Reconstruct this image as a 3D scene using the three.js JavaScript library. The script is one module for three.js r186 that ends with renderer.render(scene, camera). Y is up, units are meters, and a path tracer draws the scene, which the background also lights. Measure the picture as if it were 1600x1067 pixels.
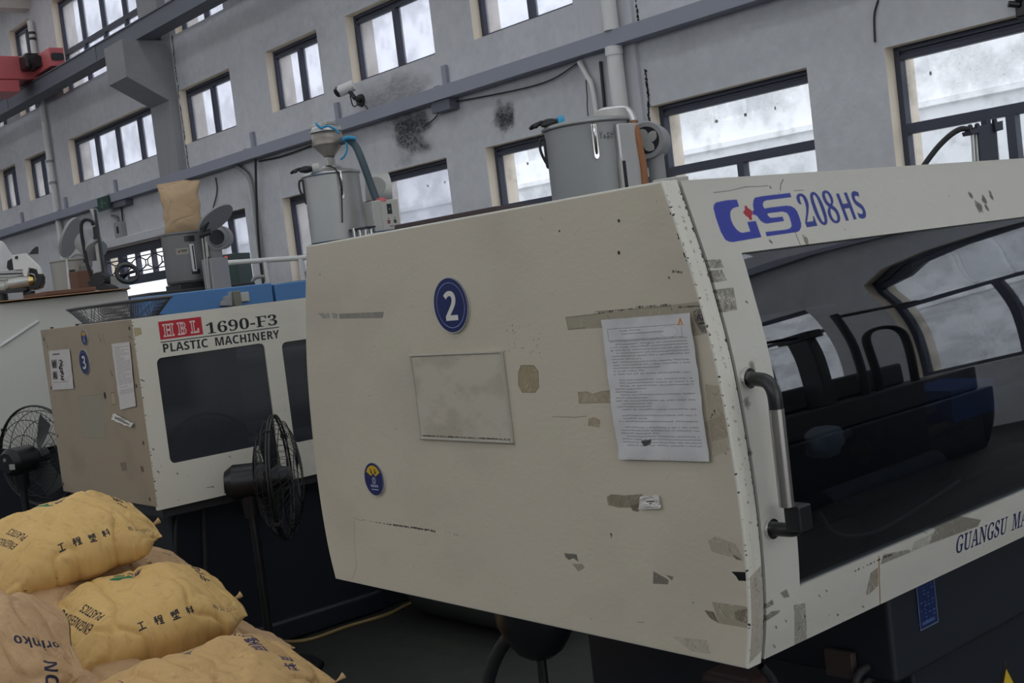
import * as THREE from 'three';
import { mergeGeometries, toCreasedNormals } from 'three/addons/utils/BufferGeometryUtils.js';
import { RoundedBoxGeometry } from 'three/addons/geometries/RoundedBoxGeometry.js';
import { ImprovedNoise } from 'three/addons/math/ImprovedNoise.js';

// ---------------------------------------------------------------- camera, sky, exposure
const camera = new THREE.PerspectiveCamera(2 * Math.atan(533.5 / 1896.88) * 180 / Math.PI, 1600 / 1067, 0.05, 300);
camera.position.set(0, 1.62, 0);
camera.rotation.order = 'YXZ';
camera.rotation.set(-0.0569819, 0.875768, -0.1204354);
camera.updateMatrixWorld(true);
const YAW = 0.875768;

const scene = new THREE.Scene();
scene.background = new THREE.Color(0.93, 0.97, 1.0);      // flat overcast sky
scene.backgroundIntensity = 2.2;

const renderer = new THREE.WebGLRenderer({ antialias: true });
renderer.toneMapping = THREE.LinearToneMapping;
renderer.toneMappingExposure = 1.0;
renderer.shadowMap.enabled = true;

// ---------------------------------------------------------------- measuring: a sight line through a picture point, met with a plane of the place
const CP = camera.position;
function ray(px, py) { return new THREE.Vector3((px - 800) / 1896.88, -(py - 533.5) / 1896.88, -1).applyQuaternion(camera.quaternion); }
const onX = (px, py, x) => { const d = ray(px, py); return d.multiplyScalar(x / d.x).add(CP); };
const onZ = (px, py, z) => { const d = ray(px, py); return d.multiplyScalar(z / d.z).add(CP); };
const onY = (px, py, y) => { const d = ray(px, py); return d.multiplyScalar((y - CP.y) / d.y).add(CP); };
const HF = new THREE.Vector3(-Math.sin(YAW), 0, -Math.cos(YAW));
const at = (px, py, dist) => { const d = ray(px, py); return d.multiplyScalar(dist / d.dot(HF)).add(CP); };

// ---------------------------------------------------------------- helpers
let SEED = 7;
const rnd = () => { SEED = (SEED + 0x6d2b79f5) | 0; let t = Math.imul(SEED ^ (SEED >>> 15), 1 | SEED); t = (t + Math.imul(t ^ (t >>> 7), 61 | t)) ^ t; return ((t ^ (t >>> 14)) >>> 0) / 4294967296; };
const rr = (a, b) => a + (b - a) * rnd();
const PN = new ImprovedNoise();
const V3 = (x, y, z) => new THREE.Vector3(x, y, z);
const lin = (r, g, b) => new THREE.Color().setRGB(r, g, b);
const names = new Map();
function numbered(n) { const k = names.get(n) ?? 0; names.set(n, k + 1); return k ? n + '_' + String(k).padStart(3, '0') : n; }
function tag(o, label, category, group) {
  o.userData.label = label; if (category) o.userData.category = category; if (group) o.userData.group = group; return o;
}
// a thing: a Group at its base, whose children are its parts
function thing(name, label, category, pos = [0, 0, 0], rotY = 0, group) {
  const g = new THREE.Group(); g.name = numbered(name); g.position.set(...pos); g.rotation.y = rotY; scene.add(g);
  return tag(g, label, category, group);
}
function mk(name, geo, mat, parent, label) {
  const m = new THREE.Mesh(geo, mat); m.name = name; m.castShadow = m.receiveShadow = true;
  if (label) m.userData.label = label;
  parent.add(m); return m;
}
// part given in its thing's own coordinates
const part = (name, geo, mat, parent, label) => mk(name, Array.isArray(geo) ? merge(geo) : geo, mat, parent, label);
// part given in world coordinates, on a thing that is not turned
function wpart(name, geo, mat, parent, label) {
  const m = part(name, geo, mat, parent, label);
  if (parent.isGroup) m.position.copy(parent.position).multiplyScalar(-1);
  return m;
}
function single(name, geo, mat, label, category, group) {
  const m = mk(numbered(name), Array.isArray(geo) ? merge(geo) : geo, mat, scene); return tag(m, label, category, group);
}
function struct(name, geo, mat, label) { const m = mk(name, Array.isArray(geo) ? merge(geo) : geo, mat, scene); m.userData.kind = 'structure'; if (label) m.userData.label = label; return m; }
function merge(list) {
  return mergeGeometries(list.map((g) => { const q = g.index ? g.toNonIndexed() : g; for (const k of Object.keys(q.attributes)) if (!['position', 'normal', 'uv'].includes(k)) q.deleteAttribute(k); return q; }));
}
function box(x0, x1, y0, y1, z0, z1, r = 0) {
  const w = Math.abs(x1 - x0), h = Math.abs(y1 - y0), d = Math.abs(z1 - z0);
  const g = r ? new RoundedBoxGeometry(w, h, d, 2, Math.min(r, w / 2.1, h / 2.1, d / 2.1)) : new THREE.BoxGeometry(w, h, d);
  return g.translate((x0 + x1) / 2, (y0 + y1) / 2, (z0 + z1) / 2);
}
const cbox = (w, h, d, x, y, z, r) => box(x - w / 2, x + w / 2, y - h / 2, y + h / 2, z - d / 2, z + d / 2, r);
function rod(a, b, r, r2 = r, seg = 16) {
  const A = a.isVector3 ? a : V3(...a), B = b.isVector3 ? b : V3(...b), d = B.clone().sub(A), L = d.length();
  const g = new THREE.CylinderGeometry(r2, r, L, seg); g.translate(0, L / 2, 0);
  g.applyQuaternion(new THREE.Quaternion().setFromUnitVectors(V3(0, 1, 0), d.normalize())); return g.translate(A.x, A.y, A.z);
}
function tube(pts, r, seg = 48, rad = 10, closed = false) {
  return new THREE.TubeGeometry(new THREE.CatmullRomCurve3(pts.map((p) => (p.isVector3 ? p : V3(...p))), closed, 'catmullrom', 0.5), seg, r, rad, closed);
}
function capped(pts, r, seg = 48, rad = 12) {
  const P = pts.map((p) => (p.isVector3 ? p : V3(...p))), c = new THREE.CatmullRomCurve3(P);
  const g = [new THREE.TubeGeometry(c, seg, r, rad)];
  for (const t of [0, 1]) { const q = c.getPointAt(t), n = c.getTangentAt(t).multiplyScalar(t ? 1 : -1); const d = new THREE.CircleGeometry(r, rad); d.applyQuaternion(new THREE.Quaternion().setFromUnitVectors(V3(0, 0, 1), n)); d.translate(q.x, q.y, q.z); g.push(d); }
  return merge(g);
}
const lathe = (pts, x, y, z, seg = 48) => new THREE.LatheGeometry(pts.map((p) => new THREE.Vector2(p[0], p[1])), seg).translate(x, y, z);
function shapeOf(pts) { const s = new THREE.Shape(); pts.forEach((p, i) => (i ? s.lineTo(p[0], p[1]) : s.moveTo(p[0], p[1]))); s.closePath(); return s; }
function extr(shape, depth, bevel = 0, curve = 12) {
  return new THREE.ExtrudeGeometry(shape, { depth, bevelEnabled: bevel > 0, bevelThickness: bevel, bevelSize: bevel, bevelOffset: -bevel, bevelSegments: 2, curveSegments: curve });
}
function rectPath(x0, x1, y0, y1, r = 0) {
  const p = new THREE.Path();
  if (!r) { p.moveTo(x0, y0); p.lineTo(x1, y0); p.lineTo(x1, y1); p.lineTo(x0, y1); p.closePath(); return p; }
  p.moveTo(x0 + r, y0); p.lineTo(x1 - r, y0); p.quadraticCurveTo(x1, y0, x1, y0 + r); p.lineTo(x1, y1 - r); p.quadraticCurveTo(x1, y1, x1 - r, y1);
  p.lineTo(x0 + r, y1); p.quadraticCurveTo(x0, y1, x0, y1 - r); p.lineTo(x0, y0 + r); p.quadraticCurveTo(x0, y0, x0 + r, y0); return p;
}
const rectShape = (x0, x1, y0, y1, r = 0) => { const s = new THREE.Shape(); s.curves = rectPath(x0, x1, y0, y1, r).curves; return s; };

// ---------------------------------------------------------------- textures
function canvasTex(w, h, draw, srgb = true) {
  const c = document.createElement('canvas'); c.width = w; c.height = h; draw(c.getContext('2d'), w, h);
  const t = new THREE.CanvasTexture(c); if (srgb) t.colorSpace = THREE.SRGBColorSpace; t.wrapS = t.wrapT = THREE.ClampToEdgeWrapping; t.magFilter = THREE.LinearFilter; return t;
}
function tileNoise(x, y, per, seed) {   // smooth value noise that repeats every per cells
  const h = (i, j) => { let n = (((i % per) + per) % per) * 374761393 + (((j % per) + per) % per) * 668265263 + seed * 974711; n = Math.imul(n ^ (n >>> 13), 1274126177); return ((n ^ (n >>> 16)) >>> 0) / 4294967296; };
  const i = Math.floor(x), j = Math.floor(y), f = x - i, g = y - j, s = f * f * (3 - 2 * f), t = g * g * (3 - 2 * g);
  return (h(i, j) * (1 - s) + h(i + 1, j) * s) * (1 - t) + (h(i, j + 1) * (1 - s) + h(i + 1, j + 1) * s) * t;
}
function fbm(u, v, base, oct, seed) { let s = 0, a = 0.5, n = 0, p = base; for (let o = 0; o < oct; o++) { s += a * tileNoise(u * p, v * p, p, seed + o); n += a; a *= 0.55; p *= 2; } return s / n; }
function dataTex(size, fn, repeat, srgb = true) {
  const d = new Uint8Array(size * size * 4);
  for (let j = 0; j < size; j++) for (let i = 0; i < size; i++) { const c = fn(i / size, j / size), k = (j * size + i) * 4; d[k] = c[0]; d[k + 1] = c[1]; d[k + 2] = c[2]; d[k + 3] = c[3] ?? 255; }
  const t = new THREE.DataTexture(d, size, size); if (srgb) t.colorSpace = THREE.SRGBColorSpace; t.wrapS = t.wrapT = THREE.RepeatWrapping; t.magFilter = THREE.LinearFilter; t.minFilter = THREE.LinearMipmapLinearFilter;
  if (repeat) t.repeat.set(repeat, repeat); t.needsUpdate = true; return t;
}
const clamp = (x, a, b) => Math.min(b, Math.max(a, x));
const sm = (x, a, b) => { const t = clamp((x - a) / (b - a), 0, 1); return t * t * (3 - 2 * t); };
const plasterMap = dataTex(1024, (u, v) => {
  const a = fbm(u, v, 3, 6, 1) - 0.5, b = fbm(u, v, 48, 3, 9) - 0.5, s = fbm(u, v, 7, 5, 21), dirt = sm(s, 0.6, 0.8) * 14 * fbm(u, v, 60, 2, 33);
  const k = 196 + a * 26 + b * 14 - dirt; return [k - 1, k, k + 5];
}, 1 / 4.3);
const plasterBump = dataTex(512, (u, v) => { const k = 255 * (0.6 * fbm(u, v, 8, 5, 4) + 0.4 * fbm(u, v, 60, 2, 5)); return [k, k, k]; }, 1 / 2.1, false);
const paintBump = dataTex(256, (u, v) => { const k = 255 * (0.5 * fbm(u, v, 6, 4, 14) + 0.5 * fbm(u, v, 50, 2, 15)); return [k, k, k]; }, 3, false);
const floorMap = dataTex(512, (u, v) => { const a = fbm(u, v, 4, 6, 41) - 0.5, b = fbm(u, v, 64, 2, 45) - 0.5; const k = 34 + a * 22 + b * 14; return [k * 0.93, k, k * 0.9]; }, 1 / 3);
const steelRough = dataTex(256, (u, v) => { const k = 90 + 90 * fbm(u, v, 5, 5, 51); return [k, k, k]; }, 2, false);
const kraftBump = dataTex(256, (u, v) => { const k = 255 * fbm(u, v, 12, 5, 61); return [k, k, k]; }, 3, false);
const paneMap = dataTex(512, (u, v) => { // dried rain and dust on the panes
  const a = fbm(u, v, 3, 5, 71), b = fbm(u, v, 40, 3, 75), c = sm(fbm(u, v, 90, 2, 79), 0.72, 0.8), k = 246 - 12 * sm(a, 0.4, 0.75) - 8 * b * sm(a, 0.35, 0.6) - 14 * c * sm(a, 0.52, 0.7); return [k, k, k + 2];
}, 1 / 0.9);

// ---------------------------------------------------------------- materials
const std = (o) => new THREE.MeshStandardMaterial(o), phys = (o) => new THREE.MeshPhysicalMaterial(o);
const M = {
  plaster: std({ map: plasterMap, bumpMap: plasterBump, bumpScale: 0.004, roughness: 0.95 }),
  reveal: std({ color: lin(0.90, 0.80, 0.66), roughness: 0.9 }),
  concrete: std({ color: lin(0.52, 0.52, 0.52), map: plasterMap, bumpMap: plasterBump, bumpScale: 0.004, roughness: 0.95 }),
  ceiling: std({ color: lin(0.62, 0.60, 0.56), roughness: 0.9 }),
  floor: std({ map: floorMap, roughness: 0.62 }),
  frame: std({ color: lin(0.050, 0.056, 0.085), roughness: 0.45, metalness: 0.2 }),
  pane: phys({ color: lin(0.80, 0.81, 0.85), map: paneMap, transmission: 1, thickness: 0, roughness: 0.45, ior: 1.5 }),
  paneClear: phys({ color: lin(0.95, 0.96, 0.97), map: paneMap, transmission: 1, thickness: 0, roughness: 0.14, ior: 1.5 }),
  steelBeam: std({ color: lin(0.12, 0.133, 0.165), roughness: 0.6 }),
  dustySteel: std({ color: lin(0.27, 0.285, 0.345), roughness: 0.7 }),
  pvc: std({ color: lin(0.66, 0.66, 0.65), roughness: 0.5 }),
  conduit: std({ color: lin(0.30, 0.30, 0.31), roughness: 0.6 }),
  dullGrey: std({ color: lin(0.20, 0.19, 0.18), roughness: 0.5, metalness: 0.3 }),
  dark: std({ color: lin(0.022, 0.022, 0.025), roughness: 0.5 }),
  black: std({ color: lin(0.010, 0.010, 0.012), roughness: 0.35 }),
  rubber: std({ color: lin(0.014, 0.014, 0.016), roughness: 0.7 }),
  navy: std({ color: lin(0.008, 0.011, 0.018), roughness: 0.5 }),
  white: std({ color: lin(0.60, 0.59, 0.545), roughness: 0.45, bumpMap: paintBump, bumpScale: 0.0006 }),
  whiteWarm: std({ color: lin(0.46, 0.425, 0.36), roughness: 0.5 }),
  blue: std({ color: lin(0.075, 0.195, 0.42), roughness: 0.4 }),
  steel: std({ color: lin(0.52, 0.52, 0.51), roughness: 0.38, metalness: 0.85, roughnessMap: null }),
  steelDull: std({ color: lin(0.44, 0.44, 0.42), roughness: 0.5, metalness: 0.6 }),
  aluminium: std({ color: lin(0.48, 0.48, 0.47), roughness: 0.35, metalness: 0.9 }),
  chrome: std({ color: lin(0.65, 0.64, 0.62), roughness: 0.16, metalness: 1 }),
  brushed: std({ color: lin(0.50, 0.47, 0.44), roughness: 0.3, metalness: 1 }),
  acrylic: phys({ color: lin(0.36, 0.40, 0.45), transmission: 1, thickness: 0, roughness: 0.0, ior: 2.35 }),
  acrylicMatt: phys({ color: lin(0.22, 0.235, 0.28), transmission: 0.85, thickness: 0, roughness: 0.10, ior: 1.7 }),
  beige: std({ color: lin(0.46, 0.45, 0.42), roughness: 0.5 }),
  red: std({ color: lin(0.50, 0.11, 0.12), roughness: 0.4 }),
  cardboard: std({ color: lin(0.34, 0.20, 0.11), roughness: 0.9 }),
  boardDark: std({ color: lin(0.05, 0.035, 0.038), roughness: 0.8 }),
  cardboardDark: std({ color: lin(0.15, 0.075, 0.05), roughness: 0.9 }),
  paperWhite: std({ color: lin(0.62, 0.60, 0.60), roughness: 0.8, side: THREE.DoubleSide }),
  blueTape: std({ color: lin(0.03, 0.28, 0.50), roughness: 0.5 }),
  hoseBrown: std({ color: lin(0.30, 0.12, 0.045), roughness: 0.5 }),
  hoseGrey: std({ color: lin(0.055, 0.085, 0.105), roughness: 0.5 }),
  foil: std({ color: lin(0.55, 0.54, 0.55), roughness: 0.3, metalness: 0.9 }),
  green: std({ color: lin(0.025, 0.055, 0.05), roughness: 0.5 }),
  brass: std({ color: lin(0.55, 0.42, 0.18), roughness: 0.3, metalness: 1 }),
  stucco: std({ color: lin(0.88, 0.88, 0.88), roughness: 0.95 }),
  stuccoGrey: std({ color: lin(0.78, 0.79, 0.80), roughness: 0.95 }),
  asphalt: std({ color: lin(0.42, 0.42, 0.41), roughness: 0.95 }),
  tarp: std({ color: lin(0.82, 0.82, 0.82), roughness: 0.8, side: THREE.DoubleSide }),
  bin: std({ color: lin(0.030, 0.034, 0.029), roughness: 0.6 }),
};

// ================================================================ THE HALL
const WZ = -9.5, WT = 0.45;                 // inner face and thickness of the window wall
const XL = -36, XR = 9.5, ZF = 8.0, HC = 8.9;
// windows: x0, x1, y0, y1, columns, rail height, frosted, words
const WIN = [];
const LOW = 0.95, LTOP = 3.155, U0 = 4.45, U1 = 5.375, T0 = 6.29, T1 = 8.14;
WIN.push([-5.915, -3.93, LOW, LTOP, 2, 2.44, 0, 'clear window of the lower row behind the hydraulic manifold, wide pane over two sliding lights']);
WIN.push([-8.71, -6.73, LOW, LTOP, 2, 2.46, 0, 'clear window of the lower row right of the drum dryer and its blower']);
WIN.push([-11.46, -9.52, LOW, LTOP, 2, 2.40, 0, 'lower row window partly hidden by the drum dryer with the brown hose']);
WIN.push([-14.02, -12.25, LOW, LTOP, 1, 0, 1, 'dusty lower row window right of the control box of the drum with the funnel loader']);
WIN.push([-16.45, -14.85, LOW, LTOP, 2, 1.95, 1, 'narrow strip of window showing left of the drum with the funnel loader']);
WIN.push([-19.35, -17.66, LOW, LTOP, 2, 1.93, 1, 'lower row window behind the green cabinet and white handrail']);
WIN.push([-11.42, -9.60, U0, U1, 2, 0, 1, 'middle row window cut by the top of the photo, right of the security camera']);
WIN.push([-14.12, -12.21, U0, U1, 2, 0, 1, 'middle row window directly above the security camera']);
WIN.push([-16.39, -14.89, U0, U1, 2, 0, 1, 'small two-light middle row window, first to the left of the security camera']);
WIN.push([-19.44, -17.57, U0, U1, 2, 0, 1, 'two-light middle row window right beside the corbel pilaster']);
WIN.push([-24.69, -20.42, U0, U1, 4, 0, 1, 'wide four-light window of the middle row under the crane beam']);
WIN.push([-27.36, -26.03, U0, U1, 2, 0, 1, 'narrow middle row window left of the white downpipe']);
WIN.push([-29.25, -28.0, U0, U1, 2, 0, 1, 'middle row window at the left edge of the photo']);
WIN.push([-24.55, -20.42, T0, T1, 4, 7.10, 1, 'tall four-light top row window crossed by the crane beam']);
WIN.push([-19.25, -17.5, T0, T1, 2, 7.10, 1, 'top row window seen only under the crane beam right of the corbel']);
WIN.push([-27.2, -25.9, T0, T1, 2, 0, 1, 'narrow top row window above the red crane']);
WIN.push([-29.3, -28.1, T0, T1, 2, 0, 1, 'top row window at the far left behind the red crane girder']);
// the wall goes on to the right with the same bays
for (const x of [-3.12, -0.75, 1.32, 4.02, 6.75]) {
  WIN.push([x, x + 1.98, LOW, LTOP, 2, 2.45, 0, '']); WIN.push([x, x + 1.9, U0, U1, 2, 0, 1, '']); WIN.push([x, x + 1.9, T0, T1, 2, 7.1, 1, '']);
}
for (const x of [-5.9, -8.7]) { WIN.push([x, x + 1.9, U0, U1, 2, 0, 1, '']); WIN.push([x, x + 1.9, T0, T1, 2, 7.1, 1, '']); }
for (const x of [-11.42, -14.12, -16.39]) WIN.push([x, x + 1.6, T0, T1, 2, 7.1, 1, '']);
const DOOR = [-24.0, -20.92, 0, 3.0];
{
  const s = rectShape(XL, XR, 0, HC);
  for (const w of WIN) s.holes.push(rectPath(w[0], w[1], w[2], w[3]));
  s.holes.push(rectPath(DOOR[0], DOOR[1], 0.02, DOOR[3]));
  const g = extr(s, WT).translate(0, 0, WZ - WT);
  const wall = mk('wall_back', g, [M.plaster, M.reveal], scene); wall.userData.kind = 'structure'; wall.userData.label = 'grey plastered wall with rows of dark-framed windows';
  // pilasters and the crane corbel
  struct('pillar_1', box(-20.28, -19.5, 0, HC, WZ + 0.16, WZ - 0.02, 0.01), M.concrete, 'plastered pilaster that carries the crane corbel');
  const c = extr(shapeOf([[0, 6.235], [0.86, 6.235], [0.86, 5.615], [0.16, 5.215], [0, 5.215]]), 0.76, 0.008).rotateY(-Math.PI / 2).translate(-19.5, 0, WZ);
  struct('corbel', c, M.concrete, 'thick concrete corbel under the crane beam');
  struct('pillar_2', box(-9.62, -8.78, 0, HC, WZ + 0.05, WZ - 0.02, 0.008), M.plaster, 'shallow pilaster behind the thick white pipe');
  struct('trim_1', box(-24.6, -20.5, 3.02, 3.17, WZ + 0.10, WZ, 0.01), M.plaster, 'plaster lintel over the gate with the ornamental grille');
}
// marks on the plaster: soot blots over the windows and the mouldy cracks, as stains that have their own outline
function stain(name, pts, r, seed, col, label) {
  const n = 256;
  const t = canvasTex(n, n, (c) => {
    const im = c.createImageData(n, n);
    for (let j = 0; j < n; j++) for (let i = 0; i < n; i++) {
      const u = i / n, v = j / n, k = (j * n + i) * 4, dx = (u - 0.5) * 2, dy = (v - 0.5) * 2;
      const edge = Math.hypot(dx, dy) + (fbm(u, v, 5, 5, seed) - 0.5) * 0.9, a = 1 - sm(edge, 0.25, 1.0), gr = fbm(u, v, 40, 4, seed + 5);
      im.data[k] = col[0]; im.data[k + 1] = col[1]; im.data[k + 2] = col[2]; im.data[k + 3] = 255 * clamp(a * (0.62 + 0.5 * sm(gr, 0.3, 0.7)), 0, 1) * col[3];
    }
    c.putImageData(im, 0, 0);
  });
  const g = new THREE.PlaneGeometry(r[0] * 2, r[1] * 2).translate(pts[0], pts[1], WZ + 0.002);
  return mk(name, g, std({ map: t, transparent: true, roughness: 1 }), scene.getObjectByName('wall_back'), label);
}
stain('soot_stain', [-12.98, 3.60], [0.62, 0.42], 3, [52, 49, 54, 0.72], 'dark soot blot on the plaster');
stain('soot_stain', [-11.05, 3.44], [0.26, 0.25], 11, [50, 49, 55, 0.8], 'small soot blot on the plaster');
stain('soot_stain', [-13.3, 4.05], [1.1, 0.42], 17, [74, 72, 75, 0.35], 'grey smudges on the plaster');
for (const [x, z, ya, yb, seed] of [[-8.74, WZ + 0.002, 2.2, 5.2, 1], [-19.40, WZ + 0.002, 2.4, 6.3, 2]]) {
  const t = canvasTex(64, 1024, (c) => {
    SEED = 100 + seed; let x0 = 32;
    for (let y = 0; y < 1024; y += 3) { x0 = clamp(x0 + rr(-1.6, 1.6), 22, 42); if (fbm(0.3, y / 1024, 24, 3, seed + 3) < 0.42) continue; c.fillStyle = `rgba(28,27,28,${rr(0.5, 1)})`; c.beginPath(); c.ellipse(x0 + rr(-3, 3), y, rr(1.5, 6), rr(2, 6), 0, 0, 7); c.fill(); }
  });
  mk('crack_stain', new THREE.PlaneGeometry(0.22, yb - ya).translate(x, (ya + yb) / 2, z), std({ map: t, transparent: true, roughness: 1 }), scene.getObjectByName('wall_back'), 'row of black mould spots along a crack');
}
// frames and panes
const FZ = WZ - 0.135;
WIN.forEach(([x0, x1, y0, y1, cols, rail, frost, words], i) => {
  const g = new THREE.Group(); g.name = 'window_' + (i + 1); g.userData.kind = 'structure'; g.position.set(x0, y0, FZ); scene.add(g);
  if (words) g.userData.label = words;
  const w = x1 - x0, h = y1 - y0, f = 0.055, dz = -0.09;
  part('frame', [box(0, f, 0, h, 0, dz, 0.004), box(w - f, w, 0, h, 0, dz, 0.004), box(f, w - f, h - f * 0.8, h, 0, dz, 0.004), box(f, w - f, h - f * 1.4, h - f * 0.75, -0.03, dz), box(f, w - f, h - f * 2.1, h - f * 1.3, -0.005, dz, 0.004), box(f, w - f, 0, f, 0, dz, 0.004)], M.frame, g);
  const glass = frost ? M.pane : M.paneClear, ry = rail ? rail - y0 : 0;
  const paneAt = (a, b, c, d) => { const q = new THREE.BoxGeometry(b - a, d - c, 0.005); for (let k = 0; k < q.attributes.uv.count; k++) q.attributes.uv.setXY(k, q.attributes.position.getX(k) + i * 0.37 + a, q.attributes.position.getY(k) + i * 0.73); part('glass_pane', q.translate((a + b) / 2, (c + d) / 2, -0.06), glass, g); };
  const rows = rail ? [[f, ry - 0.04], [ry + 0.04, h - f * 2.1]] : [[f, h - f * 2.1]];
  if (rail) part('rail', box(f, w - f, ry - 0.045, ry + 0.045, 0.005, dz, 0.004), M.frame, g);
  rows.forEach(([a, b], r) => {
    const n = frost === 0 && r === 1 ? 1 : cols;
    for (let c = 0; c < n; c++) {
      const p = f + ((w - 2 * f) * c) / n, q = f + ((w - 2 * f) * (c + 1)) / n;
      if (c) part('mullion', box(p - 0.04, p + 0.04, a, b, 0.004, dz, 0.004), M.frame, g);
      paneAt(p + (c ? 0.04 : 0), q - (c < n - 1 ? 0.04 : 0), a, b);
    }
  });
});
// the gate with its ornamental grille
{
  const g = new THREE.Group(); g.name = 'door_1'; g.userData.kind = 'structure'; g.userData.label = 'open gateway with a dark ornamental grille above it'; g.position.set(DOOR[0], 0, FZ); scene.add(g);
  const w = DOOR[1] - DOOR[0];
  part('frame', [box(0, 0.07, 0, 3, 0, -0.1), box(w - 0.07, w, 0, 3, 0, -0.1), box(0.07, w - 0.07, 2.84, 3, 0, -0.1), box(0.07, w - 0.07, 2.26, 2.42, 0, -0.1)], M.frame, g);
  const n = 4, a = 0.07, cw = (w - 0.14) / n;
  for (let c = 0; c < n; c++) {
    const x0 = a + c * cw, x1 = x0 + cw, y0 = 2.42, y1 = 2.84, cx = (x0 + x1) / 2, cy = (y0 + y1) / 2, z = -0.05, r = 0.013, e = 0.07, L = [];
    for (const y of [y0 + e, y1 - e]) L.push(rod([x0, y, z], [x1, y, z], r, r, 6));
    for (const [sx, sy] of [[-1, -1], [1, -1], [-1, 1], [1, 1]]) L.push(rod([sx < 0 ? x0 + 0.04 : x1 - 0.04, sy < 0 ? y0 + e : y1 - e, z], [cx + sx * 0.05, cy + sy * 0.055, z], r, r, 6));
    L.push(rod([cx - 0.05, cy - 0.055, z], [cx - 0.05, cy + 0.055, z], r, r, 6), rod([cx + 0.05, cy - 0.055, z], [cx + 0.05, cy + 0.055, z], r, r, 6), rod([cx - 0.05, cy - 0.055, z], [cx + 0.05, cy - 0.055, z], r, r, 6), rod([cx - 0.05, cy + 0.055, z], [cx + 0.05, cy + 0.055, z], r, r, 6));
    part('grille_panel', L, M.frame, g);
    if (c) part('post', box(x0 - (c === 1 ? 0.12 : 0.025), x0 + (c === 1 ? 0.12 : 0.025), 2.42, 2.84, 0, -0.1), M.frame, g);
  }
}
// floor, roof, the other walls
struct('floor', box(XL, XR, -0.2, 0, WZ - 0.1, ZF + 0.3), M.floor, 'dark green painted concrete floor');
{
  const q = scene.getObjectByName('floor').geometry; for (let k = 0; k < q.attributes.uv.count; k++) q.attributes.uv.setXY(k, q.attributes.position.getX(k), q.attributes.position.getZ(k));
  // roof with two long rooflights
  const s = rectShape(XL, XR, WZ - 0.45, ZF + 0.3); for (const [z, d] of [[-8.2, 1.0], [-5.6, 1.3], [-3.0, 1.0], [1.2, 1.1], [5.2, 1.1]]) s.holes.push(rectPath(-33, 8.6, z, z + d));
  struct('ceiling', extr(s, 0.25).rotateX(Math.PI / 2).translate(0, HC + 0.25, 0), M.ceiling, 'pale concrete roof with long rooflights');
  const f = rectShape(XL, XR, 0, HC); for (let b = 0; b < 13; b++) { const x = -35 + b * 3.6; f.holes.push(rectPath(x, x + 2.6, 4.4, 7.9)); }
  struct('wall_front', extr(f, 0.4).translate(0, 0, ZF), M.plaster, 'plastered wall opposite the windows');
  struct('wall_left', box(XL - 0.4, XL, 0, HC, WZ - WT, ZF + 0.4), M.plaster, 'end wall of the hall');
  { // the right end of the hall stands open to the yard: two roller gates, a window band above
    const e = rectShape(-ZF - 0.4, -WZ + WT, 0, HC); e.holes.push(rectPath(-5.6, -0.4, 0.02, 4.5), rectPath(0.8, 6.0, 0.02, 4.5)); for (let b = 0; b < 5; b++) e.holes.push(rectPath(-6.8 + b * 3, -4.2 + b * 3, 5.5, 8.2));
    struct('wall_right', extr(e, 0.4).rotateY(Math.PI / 2).translate(XR, 0, 0), M.plaster, 'end wall of the hall with open gates');
  }
  for (const [k, x] of [[1, -25.9], [2, -19.9], [3, -9.2], [4, 1.5]]) struct('beam_' + k, box(x - 0.2, x + 0.2, 8.28, HC, WZ, ZF, 0.01), M.ceiling, 'pale concrete roof girder');
}

// light and water lines on the wall
function wires(name, pts, r, mat, label, category) { return single(name, tube(pts, r, 40, 8), mat, label, category); }
single('wall_rail', [box(XL + 1, XR - 1, 3.835, 4.0, WZ + 0.20, WZ + 0.002, 0.006)], M.dustySteel, 'long blue-grey steel channel fixed along the window wall between two window rows', 'rail');
[-27.95, -25.2, -22.55, -17.05, -14.56, -12.03].forEach((x, i) => single('wall_bracket', [box(x - 0.045, x + 0.045, 4.0, 4.27, WZ + 0.05, WZ + 0.001, 0.004), box(x - 0.045, x + 0.045, 4.0, 4.012, WZ + 0.2, WZ + 0.05, 0.002)], M.dustySteel,
  ['steel upright above the wall rail at the left edge of the photo', 'steel upright above the wall rail left of the green exit sign', 'steel upright above the wall rail right of the green exit sign', 'steel upright above the wall rail near the bag standing in the hopper', 'steel upright above the wall rail under the security camera', 'steel upright above the wall rail between the soot blot and the top windows'][i], 'bracket'));
single('mounting_block', box(-12.22, -11.85, 3.70, 3.835, WZ + 0.16, WZ + 0.001, 0.006), M.steelBeam, 'dark block under the wall rail above the soot blot', 'block');
single('mounting_block', box(-22.55, -21.9, 3.72, 3.835, WZ + 0.16, WZ + 0.001, 0.006), M.steelBeam, 'dark block under the wall rail right of the green exit sign', 'block');
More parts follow.
